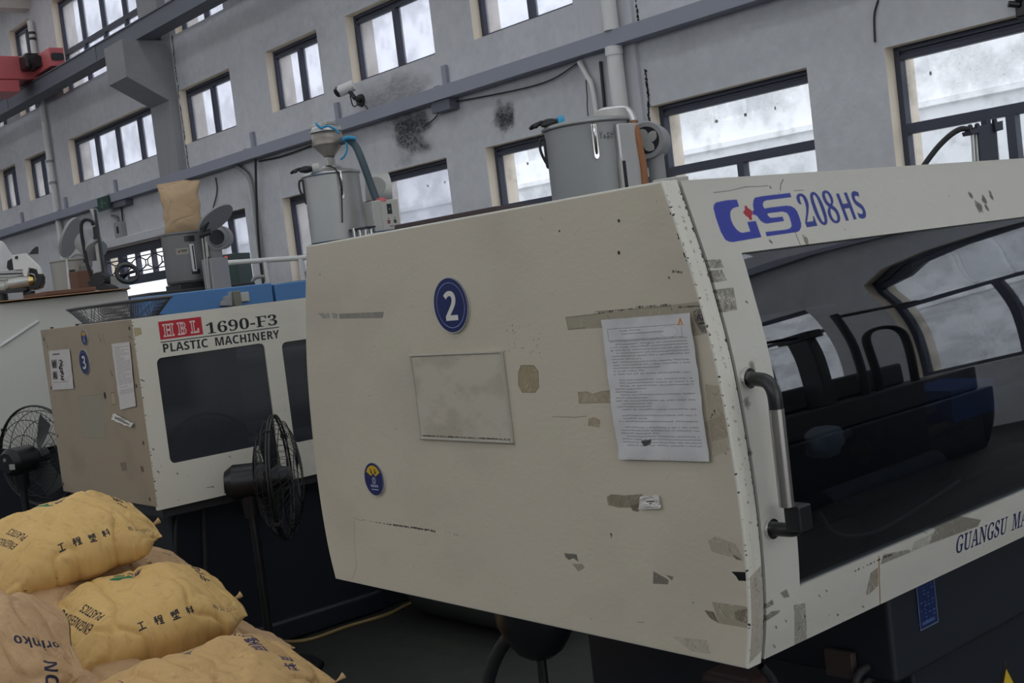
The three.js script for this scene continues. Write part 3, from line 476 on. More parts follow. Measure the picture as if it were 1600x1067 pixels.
// ---- flank with lettering; texture over 2 m of length and the whole height
const SZ0 = -1.648, SZ1 = -3.60, SK = 1040;
const sideTex = canvasTex(Math.round((SZ0 - SZ1) * SK), Math.round((EY1 - EY0) * SK), (c, w, h) => {
  const T = (px, py) => { let x = -1.38, p; for (let i = 0; i < 6; i++) { p = onX(px, py, x); x = GX + hwAt(clamp(p.y, 0.88, 1.746)); } return [(SZ0 - p.z) * SK, (EY1 - p.y) * SK]; };
  const TT = (...a) => a.map((p) => T(...p)), L1 = (...a) => a.map((p) => T(1100 + p[0] / 5.714, 280 + p[1] / 5.714));
  grime(c, w, h, '#c1beb6', 8, 130, 0.06);
  const blue = '#2b3794';
  const soft = (pts) => { c.beginPath(); pts.forEach((p, i) => (i ? c.lineTo(...p) : c.moveTo(...p))); c.closePath(); c.fillStyle = blue; c.fill(); };
  soft(L1([110, 207], [200, 188], [293, 182], [313, 242], [282, 250], [255, 262], [237, 285], [234, 315], [240, 360], [262, 410], [292, 450], [320, 472], [345, 478], [414, 466], [386, 383], [462, 372], [513, 517], [260, 560], [225, 558], [190, 540], [150, 470], [105, 340], [85, 260], [90, 226]));
  soft(L1([455, 165], [520, 152], [768, 122], [780, 160], [560, 188], [535, 198], [526, 215], [528, 240], [540, 262], [600, 252], [735, 236], [775, 240], [808, 258], [832, 288], [852, 340], [868, 395], [866, 430], [848, 462], [820, 472], [560, 510], [548, 472], [730, 450], [765, 440], [782, 420], [780, 395], [760, 330], [740, 300], [700, 288], [580, 302], [566, 308], [570, 325], [595, 345], [640, 342], [700, 333], [716, 372], [560, 395], [535, 390], [505, 370], [475, 330], [460, 318], [440, 318], [436, 280], [445, 276], [437, 230], [442, 190]));
  poly(c, L1([362, 240], [382, 236], [392, 258], [410, 268], [434, 290], [440, 300], [425, 325], [430, 362], [410, 364], [396, 340], [372, 325], [350, 298], [352, 288], [366, 276]), '#a02634');
  // 208HS: condensed letters standing on the flank, leaning with the print
  { const a = L1([930, 438])[0], b = L1([1470, 345])[0], t = L1([850, 150])[0]; const sx = (b[0] - a[0]) / 300, hh = (a[1] - t[1]);
    c.save(); c.translate(a[0] - 6, a[1] - 2); c.fillStyle = '#28347f'; c.textBaseline = 'alphabetic'; c.rotate(Math.atan2(b[1] - a[1] - 2, b[0] - a[0]) * 0.55);
    c.font = `bold ${Math.round(hh / 0.70)}px serif`; let m = c.measureText('208').width; const w1 = (L1([1250, 400])[0][0] - a[0]) * 1.04; c.save(); c.scale(w1 / m, 1); c.fillText('208', 0, 0); c.restore();
    c.font = `bold ${Math.round(hh / 0.82)}px sans-serif`; m = c.measureText('HS').width; c.save(); c.translate(w1 + 5, -1); c.scale((b[0] - a[0] - w1 + 2) / m, 1); c.fillText('HS', 0, 0); c.restore(); c.restore(); }
  // GUANGSU MACHINERY along the lower rail
  { const a = T(1492, 866), b = T(1572, 835), t = T(1500, 836); c.save(); c.translate(a[0], a[1]); c.rotate(Math.atan2(b[1] - a[1], b[0] - a[0]) * 0.6); c.fillStyle = '#20264f'; const hh = Math.abs(a[1] - t[1]) * 1.02; c.font = `bold ${Math.round(hh / 0.72)}px serif`; const m = c.measureText('GUANGSU').width; c.scale(((b[0] - a[0]) / m), 1); c.fillText('GUANGSU  MACHINERY', 0, 0); c.restore(); }
  // peeled stickers, glue and chips
  residue(c, TT([1092, 407], [1126, 405], [1131, 418], [1098, 420]), 'rgba(120,116,106,0.8)', 61, 60); residue(c, TT([1098, 424], [1128, 421], [1136, 438], [1104, 443]), 'rgba(120,116,106,0.8)', 62, 80); residue(c, TT([1113, 453], [1146, 449], [1152, 484], [1128, 488]), 'rgba(116,112,102,0.85)', 63, 110);
  residue(c, TT([1060, 312], [1068, 311], [1075, 324], [1064, 324]), 'rgba(110,106,96,0.8)', 64, 10); residue(c, TT([1253, 366], [1262, 372], [1264, 384], [1258, 380]), '#7d6f62', 65, 8); c.strokeStyle = '#6a6058'; c.lineWidth = 2.2; for (const L of [[[1242, 362], [1246, 372], [1251, 384]], [[1224, 280], [1220, 288], [1219, 298]]]) { c.beginPath(); TT(...L).forEach((p, i) => (i ? c.lineTo(...p) : c.moveTo(...p))); c.stroke(); }
  c.lineWidth = 1.3; for (const L of [[[1115, 301], [1140, 298], [1165, 292], [1190, 291], [1200, 290]], [[1240, 298], [1256, 297]]]) { c.beginPath(); TT(...L).forEach((p, i) => (i ? c.lineTo(...p) : c.moveTo(...p))); c.stroke(); }
  for (const [x, y, r] of [[1515, 303, 9], [1536, 310, 13], [1528, 322, 16], [1548, 306, 8], [1540, 322, 10], [1546, 300, 6], [1202, 291, 3], [1203, 376, 4], [1165, 470, 3]]) chips(c, TT([x, y], [x + 3, y + 3]), 16, x, r * 0.4, r * 0.8, 'rgba(90,86,78,0.5)');
  residue(c, TT([1462, 825], [1500, 806], [1533, 812], [1528, 822], [1452, 850]), 'rgba(110,106,96,0.8)', 66, 40); residue(c, TT([1380, 866], [1420, 858], [1424, 862], [1376, 882]), 'rgba(122,118,108,0.8)', 67, 20); residue(c, TT([1428, 846], [1460, 832], [1452, 850], [1424, 862]), 'rgba(140,136,126,0.5)', 68, 20);
  residue(c, TT([1360, 895], [1372, 886], [1372, 915], [1356, 930], [1353, 926]), 'rgba(120,112,98,0.75)', 69, 30); residue(c, TT([1240, 945], [1258, 942], [1262, 1005], [1241, 1008]), 'rgba(112,108,98,0.55)', 70, 60); residue(c, TT([1195, 945], [1207, 936], [1209, 944], [1198, 950]), 'rgba(110,106,96,0.8)', 71, 8); residue(c, TT([1219, 926], [1229, 920], [1234, 932], [1225, 934]), 'rgba(110,106,96,0.8)', 72, 10); residue(c, TT([1186, 972], [1205, 955], [1220, 953], [1216, 958], [1190, 975]), 'rgba(110,106,96,0.85)', 73, 10);
  c.strokeStyle = '#8a5a24'; c.lineWidth = 3; c.beginPath(); TT([1373, 868], [1374, 905], [1376, 950]).forEach((p, i) => (i ? c.lineTo(...p) : c.moveTo(...p))); c.stroke();
  chips(c, TT([1336, 892], [1380, 871], [1393, 866]), 60, 74, 0.6, 2.4); chips(c, TT([1188, 860], [1192, 870], [1188, 880]), 14, 75, 1, 4); chips(c, TT([1186, 930], [1190, 960], [1187, 1000]), 30, 76, 1, 4); for (const [x, y] of [[1290, 921], [1280, 930], [1308, 959], [1347, 946], [1226, 968], [1211, 978], [1208, 1008], [1256, 961]]) chips(c, TT([x, y], [x + 3, y + 3]), 6, x, 0.8, 2.6, 'rgba(60,56,50,0.8)');
  for (const [x, y, r] of [[1176, 570, 12], [1166, 625, 10], [1172, 700, 5], [1168, 740, 8]]) chips(c, TT([x, y], [x + 2, y + 8]), 10, y, r * 0.4, r, 'rgba(110,106,98,0.3)');
});
const sideMat = std({ map: sideTex, roughness: 0.40, bumpMap: paintBump, bumpScale: 0.0005 });
const uvS = (z, y) => [(SZ0 - z) / (SZ0 - SZ1), (y - EY0) / (EY1 - EY0)];
const HOLE = [-1.745, -3.48, 0.992, 1.604];
const guard = wpart('side_guard', flank(1, SZ0, SZ1, 0.883, 1.745, [HOLE], 0.022, uvS), sideMat, GS, 'white sliding guard with blue logo and lettering');
part('window_pane', flank(1, HOLE[0] + 0.004, HOLE[1] - 0.004, HOLE[2] - 0.004, HOLE[3] + 0.004, [], 0.005, (z, y) => [z, y], -0.006), M.acrylic, guard, 'dark tinted acrylic pane');
{ // the gap of the guard is a dark rubber seal, set back
  wpart('window_pane', flank(-1, -1.796, -3.404, 0.996, 1.604, [], 0.005, (z, y) => [z, y], -0.006), M.acrylic, GS, 'dark tinted acrylic pane');
  wpart('seal', flank(1, GZ - 0.0385, SZ0 - 0.001, 0.885, 1.74, [], 0.02, uvS, -0.006), M.black, GS);
  wpart('side_guard', flank(-1, GZ - 0.045, SZ1, 0.883, 1.745, [[-1.8, -3.4, 1.0, 1.6]], 0.022, uvS), M.white, GS);
}
// ---- grab handle on the guard
{
  const hx = (px, py, d) => { const p = onX(px, py, GX + 0.71 + d); return p; };
  const a = onX(1170, 591, -1.372), b = onX(1206, 826, -1.358), e = onX(1213, 640, -1.302), f = onX(1213, 797, -1.302);
  const bz = e.z, C = V3(-1.302, a.y - 0.002, bz), elbow = (p, c, q, r) => { const u = p.clone().sub(c).normalize(), v = q.clone().sub(c).normalize(), L = [p]; for (let k = 0; k <= 6; k++) { const t = k / 6; L.push(c.clone().addScaledVector(u, r * (1 - t) * (1 - t)).addScaledVector(v, r * t * t)); } L.push(q); return L; };
  const h = wpart('handle', capped(elbow(a, C, V3(-1.302, e.y, bz), 0.036), 0.0125, 60, 18), M.black, guard, 'black elbows of the handle');
  part('grip', [rod([-1.302, e.y + 0.001, bz], [-1.302, f.y, bz], 0.0132, 0.0132, 24)], M.brushed, h, 'bare metal grip tube');
  part('rosette', [rod(a.clone().add(V3(-0.004, 0, 0)), a.clone().add(V3(0.004, 0, 0)), 0.02, 0.018, 24)], M.chrome, h);
  part('rosette', [rod(b.clone().add(V3(-0.004, 0, 0)), b.clone().add(V3(0.004, 0, 0)), 0.02, 0.018, 24)], M.chrome, h);
  { const q = onX(1247, 806, -1.303), c2 = V3(-1.303, b.y, q.z); part('lower_elbow', [capped(elbow(b, c2, V3(-1.303, q.y, q.z), 0.02), 0.0125, 50, 18), cbox(0.034, 0.045, 0.036, -1.303, q.y - 0.002, q.z, 0.004)], M.black, h, 'loose black lower elbow'); }
}
// ---- inside: platens, tie bars, mould, cylinder
{
  const s = M.dark, st = std({ color: lin(0.10, 0.10, 0.105), roughness: 0.4, metalness: 0.4 });
  wpart('platen', box(GX - 0.5, GX + 0.5, 0.77, 1.6, -2.35, -2.55, 0.01), st, GS); wpart('platen', box(GX - 0.5, GX + 0.5, 0.75, 1.6, -3.2, -3.45, 0.01), st, GS); wpart('platen', box(GX - 0.52, GX + 0.52, 0.93, 1.6, -1.72, -1.86, 0.01), s, GS);
  for (const x of [-0.4, 0.4]) for (const y of [0.92, 1.42]) wpart('tie_bar', rod([GX + x, y, -1.75], [GX + x, y, -3.4], 0.04, 0.04, 24), st, GS);
  wpart('mould', [box(GX - 0.28, GX + 0.28, 0.92, 1.42, -2.56, -2.84, 0.008), box(GX - 0.28, GX + 0.28, 0.92, 1.42, -2.92, -3.19, 0.008)], M.steelDull, GS);
  wpart('ejector_cylinder', rod(onX(1285, 792, -1.56), onX(1462, 724, -1.56), 0.032, 0.032, 28), std({ color: lin(0.20, 0.20, 0.205), roughness: 0.5 }), GS, 'grey cylinder seen through the pane');
  wpart('chute', (() => { const p = onX(1486, 610, -1.60), q = onX(1560, 640, -1.60); return box(-1.60, -1.75, q.y, p.y, p.z, q.z, 0.004); })(), std({ color: lin(0.14, 0.28, 0.75), roughness: 0.5 }), GS, 'blue block seen through the pane');
  { const p = onX(1288, 690, -1.58), g = new THREE.SphereGeometry(0.055, 32, 20).scale(0.7, 0.7, 1.1), a = g.attributes.position; for (let k = 0; k < a.count; k++) { const t = 1 + 0.5 * Math.abs(PN.noise(a.getX(k) * 30, a.getY(k) * 30, a.getZ(k) * 30)) - 0.2; a.setXYZ(k, a.getX(k) * t, a.getY(k) * t, a.getZ(k) * t); } g.computeVertexNormals(); wpart('crumpled_film', g.translate(p.x, p.y, p.z), M.tarp, GS, 'crumpled pale film seen through the pane'); }
  wpart('nozzle', [rod(onX(1345, 706, -1.62), onX(1420, 690, -1.62), 0.028, 0.02, 24), rod(onX(1420, 690, -1.62), onX(1500, 660, -1.62), 0.016, 0.016, 20)], std({ color: lin(0.30, 0.22, 0.15), roughness: 0.45, metalness: 0.5 }), GS);
  wpart('manifold_block', (() => { const p = onX(1480, 715, -1.62), q = onX(1580, 690, -1.62); return box(-1.58, -1.72, p.y - 0.06, q.y, p.z, q.z, 0.006); })(), std({ color: lin(0.16, 0.14, 0.13), roughness: 0.5, metalness: 0.4 }), GS);
  for (const [y0, y1] of [[655, 600], [740, 700]]) wpart('pipe', tube([onX(1300, y0 + 30, -1.66), onX(1400, y0, -1.64), onX(1500, (y0 + y1) / 2, -1.66), onX(1600, y1, -1.64)], 0.010, 40, 8), M.steelDull, GS);
  wpart('cable_loop', tube([onX(1280, 800, -1.52), onX(1310, 835, -1.5), onX(1370, 830, -1.5), onX(1440, 790, -1.52), onX(1500, 750, -1.56)], 0.004, 40, 6), M.steelDull, GS);
  wpart('deck', box(GX - 0.55, GX + 0.55, 0.72, 0.77, -2.16, -3.6, 0.004), M.dark, GS);
}
// ---- base, nameplate, warning sign, plumbing below
{
  wpart('base', [box(-2.55, -1.5, 0.02, 0.70, -2.27, -6.4, 0.01), box(-2.62, -1.455, 0.665, 0.875, -2.14, -6.4, 0.012)], M.navy, GS);
  for (const [x, z] of [[-2.5, -2.5], [-1.58, -2.5], [-2.5, -6.2], [-1.58, -6.2]]) wpart('foot', rod([x, 0, z], [x, 0.03, z], 0.06, 0.05), M.black, GS);
  wpart('rear_guard', box(-2.6, -1.5, 0.875, 1.5, -3.62, -6.4, 0.02), M.white, GS); wpart('injection_unit', [box(-2.3, -1.8, 1.5, 1.75, -4.4, -6.2, 0.02)], M.dark, GS);
  const t = canvasTex(160, 220, (c) => { c.fillStyle = '#142550'; c.fillRect(0, 0, 160, 220); c.strokeStyle = '#6d7482'; c.lineWidth = 5; c.strokeRect(4, 4, 152, 212); c.fillStyle = '#40547f'; SEED = 4; for (let y = 30; y < 200; y += 17) for (let x = 18; x < 140; x += 34) if (rnd() < 0.7) c.fillRect(x, y, rr(8, 28), 6); c.fillRect(20, 186, 110, 14); });
  const a = onX(1431, 915, -1.452), b = onX(1466, 962, -1.452); const pz0 = a.z, pz1 = b.z;
  const g = new THREE.BoxGeometry(0.003, a.y - b.y + 0.02, Math.abs(pz0 - pz1)).translate(-1.4535, (a.y + b.y) / 2 - 0.004, (pz0 + pz1) / 2);
  wpart('nameplate', g, std({ map: t, roughness: 0.35 }), GS, 'blue maker nameplate');
  const y = onX(1571, 1034, -1.498), tri = shapeOf([[-0.12, 0], [0.12, 0], [0, 0.20]]); const wt = canvasTex(128, 128, (c) => { c.fillStyle = '#c9a92c'; c.fillRect(0, 0, 128, 128); c.strokeStyle = '#1a1814'; c.lineWidth = 5; c.beginPath(); c.moveTo(64, 5); c.lineTo(3, 124); c.lineTo(125, 124); c.closePath(); c.stroke(); poly(c, [[70, 40], [50, 84], [62, 82], [52, 112], [80, 72], [66, 75], [82, 42]], '#1a1814'); });
  const tg = extr(tri, 0.002); for (let k = 0; k < tg.attributes.uv.count; k++) tg.attributes.uv.setXY(k, (tg.attributes.position.getX(k) + 0.12) / 0.24, tg.attributes.position.getY(k) / 0.2);
  tg.rotateY(Math.PI / 2).translate(-1.4995, y.y - 0.2, y.z); wpart('warning_sign', tg, std({ map: wt, roughness: 0.5 }), GS, 'yellow triangular electric shock warning');
  wpart('bracket_plate', (() => { const p = onZ(1286, 1014, -2.12), q = onZ(1334, 1064, -2.12); return box(p.x, q.x, q.y, p.y, -2.12, -2.139, 0.003); })(), std({ color: lin(0.05, 0.035, 0.03), roughness: 0.6 }), GS);
  for (const [k, px] of [[0, 1384], [1, 1388], [2, 1396]]) { const p = onX(px, 1012 + k * 16, -1.55), q = onX(px - 48 + k * 8, 1066 + k * 14, -1.53); wpart('cable', tube([[p.x - 0.15, p.y + 0.06, p.z - 0.05], p, p.clone().lerp(q, 0.5).add(V3(0.02, 0.012, 0)), q, [q.x, q.y - 0.15, q.z + 0.02]], 0.009, 40, 10), M.rubber, GS); }
  wpart('hose', tube([onX(1188, 1040, -1.5), onX(1205, 1060, -1.5), onX(1216, 1085, -1.5)], 0.009, 20, 8), M.rubber, GS);
  const rp = onZ(1140, 1068, -1.95); wpart('valve', box(rp.x - 0.09, rp.x + 0.05, rp.y - 0.06, rp.y + 0.012, -1.95, -2.05, 0.02), std({ color: lin(0.02, 0.004, 0.004), roughness: 0.6 }), GS, 'dark red valve block');
  // oil funnel with its stem and the hose below the cover
  const z = -1.98, fc = onZ(842, 1000, z), fb = onZ(846, 1027, z), fs = onZ(858, 1072, z);
  wpart('oil_funnel', lathe([[0.001, fb.y], [0.035, fb.y + 0.002], [0.062, fb.y + 0.02], [0.085, fb.y + 0.055], [0.105, fb.y + 0.10], [0.108, fb.y + 0.16], [0.1, fb.y + 0.16], [0.09, fb.y + 0.1], [0.001, fb.y + 0.05]], fc.x, 0, z), M.black, GS);
  wpart('pipe', rod([fc.x, fb.y + 0.005, z], [fc.x - 0.01, 0.0, z], 0.013, 0.013, 14), M.black, GS);
  wpart('hose', tube([onZ(830, 965, z), onZ(805, 985, z), onZ(783, 1012, z), onZ(768, 1045, z), onZ(762, 1075, z), onZ(760, 1130, z)], 0.019, 40, 12), M.rubber, GS);
}
// ---- badges and paper on the front cover
const badgeBlue = '#16245c';
function roundBadge(draw) { return canvasTex(256, 256, (c) => { c.fillStyle = '#b9b6ae'; c.fillRect(0, 0, 256, 256); c.fillStyle = badgeBlue; c.beginPath(); c.arc(128, 128, 124, 0, 7); c.fill(); draw(c); }); }
function numeral(n) { return roundBadge((c) => { c.strokeStyle = '#9aa3c4'; c.lineWidth = 3; c.beginPath(); c.arc(128, 128, 103, 0, 7); c.stroke(); c.fillStyle = '#d9d6cf'; c.font = 'bold 190px sans-serif'; c.textAlign = 'center'; c.textBaseline = 'middle'; c.save(); c.translate(128, 134); c.scale(1.0, 0.98); c.fillText(n, 0, 0); c.restore(); }); }
const safety = roundBadge((c) => { c.fillStyle = '#c9a326'; c.beginPath(); c.moveTo(128, 120); c.arc(128, 128, 106, -Math.PI * 0.83, -Math.PI * 0.17); c.closePath(); c.fill(); c.fillStyle = badgeBlue; c.beginPath(); c.arc(128, 112, 26, 0, 7); c.fill(); c.fillStyle = '#1a1a22'; for (const x of [96, 148]) { c.fillRect(x, 48, 7, 34); c.fillRect(x - 4, 54, 20, 6); c.fillRect(x + 6, 66, 12, 22); c.fillRect(x - 2, 76, 18, 6); }
  c.strokeStyle = '#c8cde0'; c.lineWidth = 5; c.beginPath(); c.arc(128, 138, 22, 0, 7); c.stroke(); c.beginPath(); c.moveTo(128, 122); c.lineTo(128, 156); c.stroke(); c.fillStyle = '#c8cde0'; for (let k = 0; k < 4; k++) { c.fillRect(80 + k * 26, 170, 5, 20); c.fillRect(80 + k * 26, 170, 17, 5); c.fillRect(84 + k * 26, 180, 13, 4); c.fillRect(92 + k * 26, 174, 4, 16); } c.fillRect(84, 204, 90, 5); });
function badge(name, px, py, z, r, tex, label) {
  const p = onZ(px, py, z), g = thing(name, label, 'badge', [p.x, p.y, z]);
  part('rim', rod([0, 0, 0.0005], [0, 0, 0.004], r, r, 48), std({ color: lin(0.5, 0.49, 0.46), roughness: 0.5 }), g);
  part('face', new THREE.CylinderGeometry(r * 0.985, r * 0.985, 0.002, 48).rotateY(Math.PI / 2).rotateX(Math.PI / 2).translate(0, 0, 0.0048), [std({ color: lin(0.01, 0.015, 0.08), roughness: 0.35 }), std({ map: tex, roughness: 0.35 }), std({ color: lin(0.01, 0.015, 0.08) })], g);
}
badge('number_badge', 707, 476.5, GZ, 0.062, numeral('2'), 'round blue badge with a white figure 2 on the large front cover');
badge('safety_badge', 587, 748, GZ, 0.042, safety, 'small round blue badge with a yellow fan shape low on the large front cover');
badge('number_badge', 133, 565.5, -2.1, 0.060, numeral('3'), 'round blue badge with a white figure 3 on the smaller machine');
badge('safety_badge', 133, 527.5, -2.1, 0.036, safety, 'small round blue and yellow badge above the badge with figure 3');
{
  const a = onZ(645, 557, GZ), b = onZ(801, 688, GZ);
  const g = wpart('access_plate', [box(a.x, b.x, b.y, a.y, GZ, GZ + 0.005, 0.002)], std({ map: canvasTex(512, 384, (c, w, h) => { grime(c, w, h, '#c3baa9', 31, 60, 0.16); chips(c, [[12, h - 6], [w - 4, h - 6]], 180, 6, 1, 4); }), roughness: 0.4 }), GS, 'clear-lacquered square access plate with a dark lower edge');
  const q = g.geometry; for (let k = 0; k < q.attributes.uv.count; k++) q.attributes.uv.setXY(k, (q.attributes.position.getX(k) - a.x) / (b.x - a.x), (q.attributes.position.getY(k) - b.y) / (a.y - b.y));
  wpart('access_rim', [box(a.x - 0.007, a.x, b.y - 0.006, a.y + 0.005, GZ, GZ + 0.008, 0.002), box(b.x, b.x + 0.006, b.y - 0.006, a.y + 0.005, GZ, GZ + 0.008, 0.002), box(a.x, b.x, a.y, a.y + 0.005, GZ, GZ + 0.008, 0.002), box(a.x, b.x, b.y - 0.006, b.y, GZ, GZ + 0.008, 0.002)], M.whiteWarm, GS);
}
function textLines(c, x0, y0, x1, y1, n, seed, col = 'rgba(40,38,42,0.75)') { // rows of print too small to read
  SEED = seed; const dy = (y1 - y0) / n; let indent = 0;
  for (let i = 0; i < n; i++) { if (rnd() < 0.12) { indent = 1; continue; } const end = rnd() < 0.3 ? x0 + (x1 - x0) * rr(0.3, 0.7) : x1; let x = x0 + (indent ? (x1 - x0) * 0.06 : 0); indent = rnd() < 0.35 ? 1 : 0; c.fillStyle = col; while (x < end) { const w = rr(4, 9); for (let k = 0; k < 4; k++) c.fillRect(x + rr(0, w * 0.5), y0 + i * dy + rr(0, dy * 0.45), rr(1, w * 0.6), 1.5); c.fillRect(x, y0 + i * dy + dy * 0.2, w * 0.8, 1.6); x += w + 1.5 + (rnd() < 0.06 ? 10 : 0); } }
}
// a sheet of paper on a z plane, given by its four corners in the picture, with creases
function sheet(name, corners, z, tex, label, cat, wav = 0.003, seed = 1, group) {
  const P = corners.map((c) => onZ(c[0], c[1], z)), nx = 24, ny = 32, g = new THREE.PlaneGeometry(1, 1, nx, ny), q = g.attributes.position, o = P[3];
  for (let k = 0; k < q.count; k++) { const u = q.getX(k) + 0.5, v = 0.5 - q.getY(k); const a = P[0].clone().lerp(P[1], u), b = P[3].clone().lerp(P[2], u), p = a.lerp(b, v); const cr = Math.abs(((u * 3.3 + 0.2 * PN.noise(u * 3, v * 4, seed)) % 1) - 0.5) * 2; const e = Math.max(Math.abs(u - 0.5), Math.abs(v - 0.5)) * 2; q.setXYZ(k, p.x - o.x, p.y - o.y, 0.0024 + wav * Math.max(0.05, 0.55 + 0.5 * PN.noise(u * 4, v * 5, seed * 3.1) + 0.35 * cr + 0.4 * PN.noise(u * 11, v * 9, seed))); }
  g.computeVertexNormals();
  const m = mk(numbered(name), g, std({ map: tex, roughness: 0.7, side: THREE.DoubleSide }), scene); m.position.set(o.x, o.y, z); return tag(m, label, cat, group);
}
const noticeTex = canvasTex(640, 800, (c, w, h) => {
  c.fillStyle = '#cbc8c9'; c.fillRect(0, 0, w, h); c.strokeStyle = 'rgba(40,38,42,0.7)'; c.lineWidth = 2; c.strokeRect(34, 56, w - 100, 66);
  textLines(c, 120, 66, w - 200, 118, 3, 3); textLines(c, 40, 124, w - 40, 730, 36, 5); residue(c, [[190, 690], [260, 684], [250, 712], [206, 722]], 'rgba(40,36,36,0.8)', 4, 6);
  c.strokeStyle = 'rgba(150,60,70,0.35)'; c.beginPath(); c.ellipse(480, 92, 60, 30, 0, 0, 7); c.stroke(); poly(c, [[330, 150], [352, 128], [338, 142], [290, 168]], 'rgba(40,40,44,0.8)');
  c.fillStyle = '#c9772c'; poly(c, [[w - 92, 62], [w - 70, 18], [w - 48, 66], [w - 60, 58], [w - 70, 40], [w - 82, 64]], '#c9772c'); chips(c, [[10, h - 8], [w - 10, h - 10]], 30, 8, 1, 4, 'rgba(90,84,80,0.6)');
});
sheet('notice_sheet', [[945, 499], [1083, 488], [1113, 720], [972, 716]], GZ, noticeTex, 'creased white sheet of small print taped to the right of the large front cover', 'notice', 0.0085, 1);
sheet('paper_scrap', [[1003, 775], [1032, 772], [1036, 794], [1001, 795]], GZ, canvasTex(64, 48, (c) => { c.fillStyle = '#cfcac4'; c.fillRect(0, 0, 64, 48); c.fillStyle = '#555'; c.fillRect(22, 18, 24, 5); poly(c, [[28, 26], [40, 26], [35, 34]], '#777'); }), 'torn scrap of white paper on glue below the notice sheet', 'paper', 0.004, 5);

